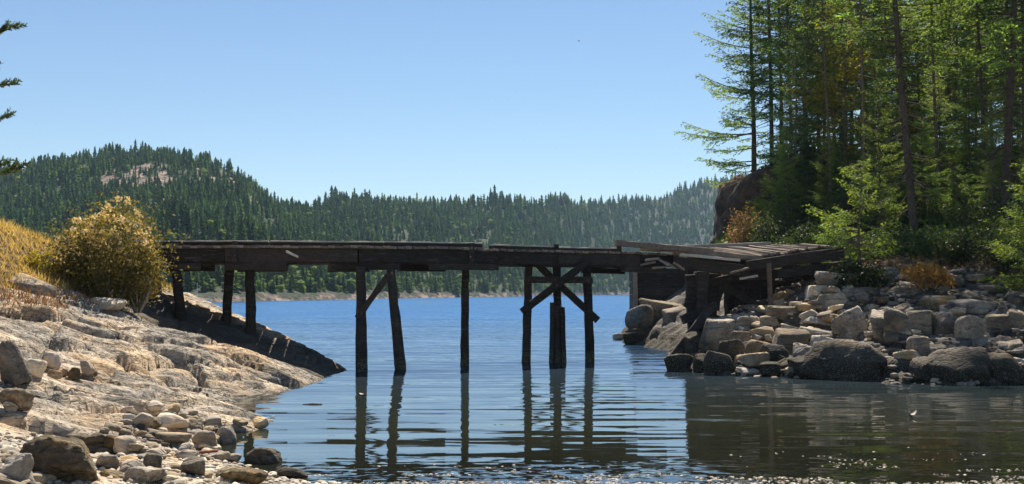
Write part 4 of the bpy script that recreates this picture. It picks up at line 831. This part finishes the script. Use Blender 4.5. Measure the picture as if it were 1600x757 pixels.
TR = [  # px, Y, prototype, scale, rotation, label
 (1178, 67, 5, 1.0, 0, 'tall thin conifer on the bluff with long bare branches reaching left'),
 (1206, 66, 1, 0.95, 1.0, 'dark conifer right behind the tree with long branches'), (1236, 62, 2, 0.95, 2.2, 'dense conifer second from the left edge of the forest'),
 (1222, 71, 3, 1.05, 4, 'slim bare stemmed conifer behind the left forest edge'), (1262, 65, 0, 1.0, 3.1, 'green conifer above the broken bridge end'), (1290, 58, 4, 0.85, 0.3, 'dark low branched conifer above the bridge end'),
 (1246, 56, 4, 0.62, 1.3, 'short dense dark conifer beside the bluff'), (1318, 66, 1, 1.0, 5.0, 'dark tall conifer behind the yellowing tree'), (1352, 60, 3, 0.95, 0.8, 'thin straight stemmed conifer left of the leaning trunk'),
 (1428, 45, 6, 1.0, 0, 'tall conifer with a bare leaning trunk in the middle of the wood'), (1385, 64, 2, 0.95, 1.7, 'bushy conifer behind the leaning trunk'), (1412, 70, 0, 1.0, 3.9, 'sunlit conifer seen through the gap'),
 (1462, 66, 1, 1.0, 2.9, 'dark conifer right of the sky gap'), (1488, 58, 2, 0.85, 5.5, 'leafy green conifer below the sky gap'), (1510, 64, 0, 1.0, 0.5, 'conifer between the sky gap and the twin trunks'),
 (1568, 44, 6, 1.05, 2.4, 'tall conifer with a dark straight trunk left of the twin trunks'), (1586, 49, 3, 1.05, 1.1, 'left one of the twin dark trunks'), (1602, 49.5, 3, 1.1, 4.1, 'right one of the twin dark trunks'),
 (1545, 61, 1, 1.0, 3.3, 'dark conifer behind the straight trunk'), (1640, 55, 0, 1.0, 2.0, 'conifer at the right edge of the picture'), (1620, 66, 2, 1.05, 0.9, 'conifer filling the far right corner'), (1575, 68, 0, 1.0, 4.9, 'green conifer high on the right slope'),
 (1335, 72, 0, 1.05, 2.6, 'conifer on the hilltop behind the yellowing tree'), (1440, 58, 4, 0.7, 4.4, 'short dark conifer behind the orange hillside patch'), (1530, 54, 4, 0.62, 2.1, 'low dark conifer in the middle of the right slope'),
 (1282, 70, 2, 1.05, 0.2, 'conifer on the hilltop behind the left forest edge'), (1700, 50, 1, 1.0, 1, 'conifer outside the right edge'), (1370, 54, 4, 0.6, 3.6, 'small shaded conifer left of the leaning trunk')]
CF.append(conifer(7, 17, 0.02, 3.45, M_FIRD, 140, 0.18, 0.12, 1.1, side=math.pi, dead=0, tr_=0.16))
CF.append(conifer(8, 21, 0.30, 2.9, M_FIR, 120, 0.25, 0.115, 1.0, lean=(-1.1, 0), dead=90, tr_=0.165))
BK = ['above the bluff', 'behind the left forest edge', 'behind the yellowing tree', 'behind the leaning trunk', 'behind the sky gap', 'behind the twin trunks', 'at the far right']
for k in range(9):
    px_ = 1310 + k * 40 + rn.uniform(-6, 6); TR.append((px_, 74 + rn.uniform(0, 12), k % 3 if k % 4 else 4, rn.uniform(0.85, 1.1), rn.uniform(0, 6.28), 'backmost conifer of the wood standing on the hilltop'))
for k in range(11):
    px_ = 1225 + k * 36 + rn.uniform(-8, 8); TR.append((px_, rn.uniform(46, 57) if px_ > 1290 else rn.uniform(53, 58), 4 if k % 2 else 2, rn.uniform(0.26, 0.5), rn.uniform(0, 6.28), ['short shaded conifer low on the wooded slope', 'small drooping young conifer on the wooded slope'][k % 2]))
for (px_, y_, k, s, rz, lb) in TR:
    x_ = (px_ - 800) / F * y_; z_ = gz_(x_, y_)
    if k == 5: z_ = max(z_, 8.6)
    plant_tree(CF[k], (x_, y_, z_ - 0.1), rz, s, lb, group={'backmost': 'backmost conifers on the hilltop', 'short shad': 'short conifers on the slope', 'small droo': 'small drooping conifers on the slope'}.get('backmost' if lb.startswith('backmost') else lb[:10]))
ST = conifer(9, 18, 0.55, 2.0, M_FIR, 70, 0.2, 0.115, 1.0, lean=(0.3, 0.1), dead=80, tr_=0.10)
for px_, y_, sc_, rz_, lb_ in [(1262, 57, 0.95, 0.4, 'bare slim trunk left of the yellowing tree'), (1298, 54, 0.9, 2.0, 'bare slim trunk in front of the yellowing tree'), (1352, 50, 0.95, 3.6, 'slim dark trunk with dead twigs above the young fir'), (1382, 56, 1.0, 5.1, 'slim trunk just left of the leaning trunk'),
     (1466, 52, 0.95, 1.2, 'slim trunk right of the leaning trunk'), (1497, 57, 1.0, 4.4, 'slim trunk with dead twigs below the sky gap'), (1540, 50, 1.0, 2.9, 'slim trunk between the sky gap and the straight trunk')]:
    x_ = (px_ - 800) / F * y_; plant_tree(ST, (x_, y_, gz_(x_, y_) - 0.1), rz_, sc_, lb_)
YF = conifer(11, 13, 0.25, 2.4, M_YEL, 130, 0.0, 0.13, 1.0, up_top=0.8)
plant_tree(YF, ((1322 - 800) / F * 55, 55, gz_((1322 - 800) / F * 55, 55)), 0, 0.95, 'tree with yellow and orange leaves among the dark conifers', 'yellowing_tree')
SF = conifer(12, 4.2, 0.20, 1.7, M_FIRB, 46, 0.1, 0.085, 1.7, tr_=0.06, dead=14)
for (px_, y_, s, lb) in [(1345, 38.3, 0.95, 'bright green young fir standing beside the bridge end'), (1300, 43.5, 0.62, 'small bright fir left of the larger young fir'), (1495, 48, 0.7, 'young fir with a yellowish top below the twin trunks'), (1205, 56, 0.8, 'yellow green young tree beside the bluff')]:
    x_ = (px_ - 800) / F * y_; plant_tree(SF, (x_, y_, gz_(x_, y_)), rn.uniform(0, 6), s, lb, 'young_fir')
# pine at the left edge whose branches reach into the picture
def tufted_pine(seed, H, base, Rm, nb=60):
    """pine whose up-curved limbs end in dense bottlebrush shoots"""
    rg_ = np.random.RandomState(seed); T = Acc(); n = 12; axis = [Vector((0.05 * math.sin(i_), 0.05 * math.cos(i_), -0.4 + (H + 0.4) * i_ / n)) for i_ in range(n + 1)]
    T.tube(axis, [0.15 * (1 - 0.9 * i_ / n) for i_ in range(n + 1)], 8, False); C, A_, B_ = [], [], []
    def shoot(p, d, L_):
        k_ = int(L_ / 0.0085); T.tube([p, p + d * L_], [0.008, 0.004], 3, False)
        for q in range(k_):
            o_ = Vector(rg_.normal(size=3)); o_ = (o_ - d * o_.dot(d)).normalized(); a_ = (o_ + d * 0.9).normalized() * 0.045; c_ = p + d * (L_ * (q + 1) / k_) + a_ * 0.8
            C.append(c_); A_.append(a_); B_.append(a_.cross(Vector(rg_.normal(size=3))).normalized() * 0.011)
    for k in range(nb):
        z_ = H * (base + (0.97 - base) * k / nb); L_ = Rm * (1 - (k / nb) ** 2 * 0.8) * rg_.uniform(0.65, 1.05); az = rg_.uniform(0, 6.283); d = Vector((math.cos(az), math.sin(az), 0)); P = []
        for j_ in range(5): q = j_ / 4; P.append(Vector((0, 0, z_)) + d * L_ * q + Vector((0, 0, L_ * (-0.12 * q + 0.30 * q * q))))
        T.tube(P, [0.02 * (1 - 0.8 * j_ / 4) for j_ in range(5)], 4, False)
        for u_ in range(16):
            q = 0.4 + 0.6 * rg_.uniform() ** 0.7; f_ = q * 4; i_ = min(3, int(f_)); b = P[i_].lerp(P[i_ + 1], f_ - i_)
            sd_ = rg_.choice([-1, 1]); dd = (d * rg_.uniform(0.4, 1) + Vector((-d.y, d.x, 0)) * sd_ * rg_.uniform(0, 0.8) + Vector((0, 0, rg_.uniform(0.2, 0.8)))).normalized(); shoot(b, dd, rg_.uniform(0.14, 0.3))
    tm = T.mesh('trunk', True); tm.materials.append(M_BARK); return tm, quads_to_mesh('crown', C, A_, B_, M_PINE), len(C)
M_PINE = leaf_mat('pine_needles', (0.035, 0.055, 0.022), (0.06, 0.085, 0.028), 0.25, 0.5, tip=(0.10, 0.12, 0.04))
PN = tufted_pine(21, 9.4, 0.30, 1.75)
x_, y_ = -10.32, 20.0; plant_tree(PN, (x_, y_, float(left_z(np.array([x_]), np.array([y_]))[0])), 0.8, 1.0, 'pine at the left edge whose branch tips reach into the sky', 'pine_tree')

def shrub(name, loc, dims, nleaf, leaf, mat, label, seed, stems=14, clumps=26, blooms=0, cat='bush', group=None, stem_mat=None):
    rg_ = np.random.RandomState(seed); rr_ = random.Random(seed); o = link(name, None, loc=loc, label=label, category=cat, group=group)
    T = Acc(); cc = []
    for k in range(clumps):
        v_ = rg_.normal(size=3); v_ /= np.linalg.norm(v_); v_ *= rg_.uniform(0.35, 1.0) ** 0.5; cc.append(np.array([v_[0] * dims[0] / 2, v_[1] * dims[1] / 2, dims[2] * (0.54 + 0.42 * v_[2])]))
    for k in range(stems):
        e_ = cc[k % clumps]; b0 = Vector((e_[0] * 0.15, e_[1] * 0.15, -0.15)); b2 = Vector(e_); mid = b0.lerp(b2, 0.5) + Vector(rg_.normal(size=3)) * 0.1
        T.tube([b0, mid, b2], [0.03, 0.018, 0.006], 4, False)
    s_ = min(dims) * 0.17
    ci = rg_.randint(0, clumps, nleaf); C = np.array(cc)[ci] + rg_.normal(size=(nleaf, 3)) * s_ * np.array([1.1, 1.1, 0.8]); C[:, 2] = np.maximum(C[:, 2], 0.02)
    A_ = rg_.normal(size=(nleaf, 3)); A_ /= np.linalg.norm(A_, axis=1)[:, None]; Q = rg_.normal(size=(nleaf, 3)); B_ = np.cross(A_, Q); B_ /= np.linalg.norm(B_, axis=1)[:, None]
    sz = leaf * rg_.uniform(0.6, 1.25, nleaf)[:, None]
    link('stems', T.mesh('stems', True), stem_mat or M_TWIG, o, kind='stuff'); link('foliage', quads_to_mesh('foliage', C, A_ * sz, B_ * sz * 0.5, mat), None, o)
    if blooms:
        top = sorted(range(clumps), key=lambda i_: -cc[i_][2])[:max(6, clumps // 2)]; nb2 = blooms; K = []
        for _ in range(nb2 // 14):
            c0 = cc[top[rg_.randint(len(top))]] + rg_.normal(size=3).clip(-1.1, 1.1) * s_ * 0.9 + np.array([0, 0, s_ * 0.5]); K.append(c0 + rg_.normal(size=(14, 3)) * 0.05)
        K = np.concatenate(K); n2 = len(K); A_ = rg_.normal(size=(n2, 3)); A_ /= np.linalg.norm(A_, axis=1)[:, None]; B_ = np.cross(A_, rg_.normal(size=(n2, 3))); B_ /= np.linalg.norm(B_, axis=1)[:, None]
        link('blossoms', quads_to_mesh('blossoms', K, A_ * 0.04, B_ * 0.034, M_BLOOM), None, o)
    return o
bz = W(170, 480, 30.2)
shrub('flowering_bush', (bz.x, 30.2, 1.75), (2.25, 1.9, 3.0), 12500, 0.05, M_BUSH, 'large bush with cream and yellow flower heads beside the left bridge end', 31, 40, 60, 2400)
shrub('low_bush', W(215, 480, 30.4), (1.1, 1.0, 1.5), 2500, 0.05, M_BUSH, 'low thin bush with pale dead stems right of the flowering bush', 32, 30, 20, 0)
k_ = 0
shrub('green_shrub', W(60, 440, 29.2), (0.55, 0.55, 0.8), 1100, 0.045, M_YEL, 'small yellow green shrub in the dry grass bank', 33)
shrub('orange_shrub', hit(1455, 452, 30) , (1.5, 1.0, 0.75), 2600, 0.06, M_ORANGE, 'orange dried shrub on top of the right bank', 34)
shrub('orange_hill_shrub', (W(1405, 250, 63).x, 63, gz_(W(1405, 250, 63).x, 63) + 0.8), (3.6, 2, 2.6), 3600, 0.13, M_ORANGE, 'orange patch of dry leaves high between the trunks', 35)
k = 0
for (px_, y_, wd, hg, lb) in [(1480, 39.5, 2.6, 1.3, 'dark leafy shrub behind the orange shrub'), (1540, 38.5, 3.0, 1.7, 'large dark shrub at the top of the shaded bank'), (1400, 42.5, 2.6, 1.5, 'green shrub behind the bank rocks'), (1345, 44.5, 2.8, 1.6, 'leafy shrub behind the young fir'),
     (1595, 37.0, 2.6, 2.0, 'shrub under the branches at the right edge'), (1270, 48, 3.2, 1.9, 'shrub in shade behind the broken deck'), (1215, 52, 3.0, 2.2, 'dark shrub at the foot of the bluff'), (1175, 55, 2.6, 2.6, 'twiggy brown shrub against the bluff'),
     (1440, 48.5, 3.0, 2.2, 'shrub in front of the dark conifer slope'), (1380, 50, 3.0, 2.4, 'shrub left of the leaning trunk foot'), (1520, 46, 3.2, 2.2, 'shrub below the twin trunks'), (1585, 43, 3.0, 2.2, 'shrub at the foot of the twin trunks'), (1310, 52, 3.2, 2.4, 'shrub above the bridge end in shade'), (1630, 40, 3.0, 2.6, 'shrub beyond the right edge'), (1338, 37.6, 1.9, 1.3, 'low dark shrub growing against the end of the bridge')]:
    x_ = (px_ - 800) / F * y_; k += 1
    shrub('woodland_shrub', (x_, y_, gz_(x_, y_) - 0.15), (wd * 0.8, wd * 0.6, hg * 0.75), 2600, 0.07, M_SALAL if 'twiggy' not in lb else M_BRACK, lb, 60 + k, 26, 34)
# overhanging fir bough at the right edge
B1 = conifer(41, 5.5, 0.05, 2.2, M_FIRB, 90, 0.35, 0.09, 1.8, tr_=0.08, dead=0)
x_ = (1632 - 800) / F * 34.6; plant_tree(B1, (x_, 34.6, gz_(x_, 34.6)), 0.4, 0.85, 'low fir at the right edge with boughs hanging over the rocks', 'low_fir')
# undergrowth cover on the wooded slope
def cover(name, n, xr, yr, fz, leaf, mat, label, zmin, hmax, seed, cond=None, blade=False, flat=False):
    rg_ = np.random.RandomState(seed); x_ = rg_.uniform(*xr, n); y_ = rg_.uniform(*yr, n); z_ = fz(x_, y_); ok_ = z_ > zmin
    if cond is not None: ok_ &= cond(x_, y_, z_)
    x_, y_, z_ = x_[ok_], y_[ok_], z_[ok_]; n = len(x_); h = rg_.uniform(0.0, 1, n) * hmax * (0.4 + 0.6 * (fbm(x_ * 0.5, y_ * 0.5, seed=seed) + 0.5).clip(0, 1))
    if blade:
        C = np.stack([x_, y_, z_ + h * 0.45], 1); A_ = np.stack([rg_.normal(size=n) * 0.45, rg_.normal(size=n) * 0.45, np.ones(n)], 1) * (0.12 + h * 0.5)[:, None]; B_ = np.stack([rg_.normal(size=n), rg_.normal(size=n), np.zeros(n)], 1); B_ /= np.linalg.norm(B_, axis=1)[:, None]; B_ *= leaf
    else:
        C = np.stack([x_, y_, z_ + h], 1); A_ = rg_.normal(size=(n, 3)); A_ /= np.linalg.norm(A_, axis=1)[:, None]; B_ = np.cross(A_, rg_.normal(size=(n, 3))); B_ /= np.linalg.norm(B_, axis=1)[:, None]; s_ = leaf * rg_.uniform(0.6, 1.3, n)[:, None]; A_ *= s_; B_ *= s_ * 0.5
    link(name, quads_to_mesh(name, C, A_, B_, mat), None, kind='stuff', label=label)
cover('undergrowth', 60000, (10, 40), (40, 80), right_z, 0.14, M_SALAL, 'low leafy undergrowth covering the wooded slope', 3.0, 1.0, 81)
cover('fallen_leaf_litter', 14000, (9, 30), (36, 60), right_z, 0.08, M_BRACK, 'brown leaf litter and twigs on the top of the right bank', 2.7, 0.25, 82)
cover('dry_grass', 42000, (-24, -9.8), (25, 38), left_z, 0.012, M_GRASS, 'tall golden dry grass on the left bank', 2.35, 0.24, 83, blade=True)
cover('brown_grass', 9000, (-16, -8.0), (24, 31.5), left_z, 0.012, M_BRACK, 'flattened brown grass along the top of the rock slab', 1.9, 0.16, 84, cond=lambda a, b, c_: (c_ < 2.6) & (vnoise(a * 0.8, b * 0.8, seed=4) > -0.1), blade=True)

# ------------------------------------------------------------------ small things
A = Acc(); A0, A1 = W(118, 711, 14.6), W(340, 706, 15.6); A.tube([A0.lerp(A1, k / 7) + Vector((0, 0, 0.012 * math.sin(k * 2))) for k in range(8)], [0.022] * 8, 6)
link('rusty_rod', A.mesh('rusty_rod', True), M_RUST, label='long thin rusty red rod lying across the beach stones', category='rod')
# sailboat, its mast showing above the rocks
sb = link('sailboat', None, loc=(W(304, 470, 236).x, 236, 0), label='moored sailboat whose bare white mast shows above the pale rocks', category='sailboat')
m = NT('white_paint'); M_WHITE = m.done(m.pbsdf((0.8, 0.8, 0.78), 0.4))
V = []; Fc = []; secs = 9
for k in range(secs):
    t_ = k / (secs - 1); yy = -3.2 + 6.4 * t_; wd = 1.1 * math.sin(math.pi * min(1, 0.22 + 0.78 * (1 - t_) if t_ > 0.3 else 0.75 + t_ * 0.4)) + 0.03; wd = 1.05 * (1 - max(0, t_ - 0.3) ** 2 * 1.95)
    for (a, b) in ((-1, 0.75), (-0.8, 0.1), (0, -0.35), (0.8, 0.1), (1, 0.75)): V.append((yy, a * wd, b + 0.12 * t_))
for k in range(secs - 1):
    for j in range(4): Fc.append((k * 5 + j, k * 5 + j + 1, k * 5 + 6 + j, k * 5 + 5 + j))
    Fc.append((k * 5 + 4, k * 5, k * 5 + 5, k * 5 + 9))
Fc.append((0, 1, 2, 3, 4)); link('hull', mesh_py('hull', V, Fc), M_WHITE, sb)
A = Acc(); A.beam((-1.2, 0, 0.98), (0.9, 0, 0.95), 1.1, 0.45, w1=0.6, h1=0.25); link('cabin', A.mesh('cabin'), M_WHITE, sb)
A = Acc(); A.tube([(0.5, 0, 0.7), (0.5, 0, 4.2)], [0.06, 0.04], 6); link('mast', A.mesh('mast'), M_WHITE, sb)
A = Acc(); A.tube([(0.4, 0, 1.6), (-2.2, 0, 1.6)], [0.05, 0.05], 6); link('boom', A.mesh('boom'), M_WHITE, sb)
# bird high over the water
bp = W(904.5, 64.5, 190); bird = link('flying_bird', None, loc=bp, label='tiny dark bird flying high above the bridge', category='bird')
m = NT('dark_feathers'); M_BIRD = m.done(m.pbsdf((0.03, 0.03, 0.035), 0.8))
A = Acc(); A.tube([(0.2, 0, 0), (0.14, 0, 0.01), (0, 0, 0), (-0.16, 0, 0), (-0.26, 0, 0)], [0.008, 0.035, 0.05, 0.025, 0.012], 8); link('body', A.mesh('body', True), M_BIRD, bird)
for s_ in (-1, 1):
    link('wing', mesh_py('wing', [(0.08, 0.03 * s_, 0.02), (-0.09, 0.03 * s_, 0.015), (0.06, 0.2 * s_, 0.10), (-0.08, 0.2 * s_, 0.09), (-0.04, 0.40 * s_, 0.05), (-0.09, 0.40 * s_, 0.045), (0.0, 0.12 * s_, 0.075)], [(0, 1, 3, 2), (2, 3, 5, 4), (0, 2, 6), (1, 3, 6)]), M_BIRD, bird)
# floating leaves and bits of wood on the cove
def floaty(px_, py_, s, lb, mat, name='floating_leaf', curl=0.35):
    b = W(px_, py_, HC * F / (py_ - YH)); V = []; Fc = []
    for i_ in range(7):
        t_ = i_ / 6; wd = math.sin(math.pi * (0.08 + 0.84 * t_)) * 0.45
        for j in (-1, 0, 1): V.append(((t_ - 0.5) * s, j * wd * s, 0.012 + curl * s * ((t_ - 0.5) ** 2 * 2 + j * j * 0.18) - 0.004)); 
    n_ = 7 * 3; V += [(a, b_, c_ + 0.006) for a, b_, c_ in V]
    for i_ in range(6):
        for j in range(2): q = i_ * 3 + j; Fc += [(q, q + 1, q + 4, q + 3), (n_ + q, n_ + q + 3, n_ + q + 4, n_ + q + 1)]
    link(name, mesh_py(name, V, Fc, True), mat, loc=(b.x, b.y, 0), rot=(0, 0, rn.uniform(-.5, .5)), label=lb, category='leaf')
floaty(1424, 651, 0.2, 'pale curled leaf floating on the dark water at right', M_PALE, curl=0.9)
floaty(567, 617, 0.17, 'pale leaf floating in front of the leftmost wet pile', M_PALE); floaty(426, 651, 0.1, 'small pale leaf floating near the left shore', M_PALE)
A = Acc(); b = W(488, 632, 23.7); A.tube([(b.x - 0.2, b.y, 0.005), (b.x, b.y + 0.03, 0.015), (b.x + 0.2, b.y, 0.01)], [0.012, 0.018, 0.012], 6); link('drift_stick', A.mesh('drift_stick'), M_DECK, label='short reddish stick floating near the left shore', category='stick')
A = Acc(); b = W(760, 732, 15.1); A.tube([(b.x - 0.45, b.y, -0.02), (b.x, b.y + 0.03, -0.022), (b.x + 0.35, b.y, -0.02)], [0.02, 0.032, 0.015], 7); link('drift_log', A.mesh('drift_log'), M_BARK, label='waterlogged dark branch floating low near the bottom centre', category='log')

# ------------------------------------------------------------------ haze
me = bpy.data.meshes.new('haze'); bm = bmesh.new(); bmesh.ops.create_cube(bm, size=1); bm.to_mesh(me); bm.free()
hz = link('haze', me, None, kind='stuff', label='thin blue summer haze over the water and hills')
zt, zb = 175.0, -11.5; hz.location = (0, 1100, (zt + zb) / 2); hz.scale = (3900, 2500, zt - zb)
hmat = bpy.data.materials.new('haze'); hmat.use_nodes = True; t_ = hmat.node_tree; t_.nodes.clear()
o_ = t_.nodes.new('ShaderNodeOutputMaterial'); pv = t_.nodes.new('ShaderNodeVolumePrincipled'); pv.inputs['Color'].default_value = (0.50, 0.76, 1, 1); pv.inputs['Density'].default_value = 0.00010; pv.inputs['Anisotropy'].default_value = 0.2
t_.links.new(pv.outputs[0], o_.inputs['Volume']); me.materials.append(hmat)
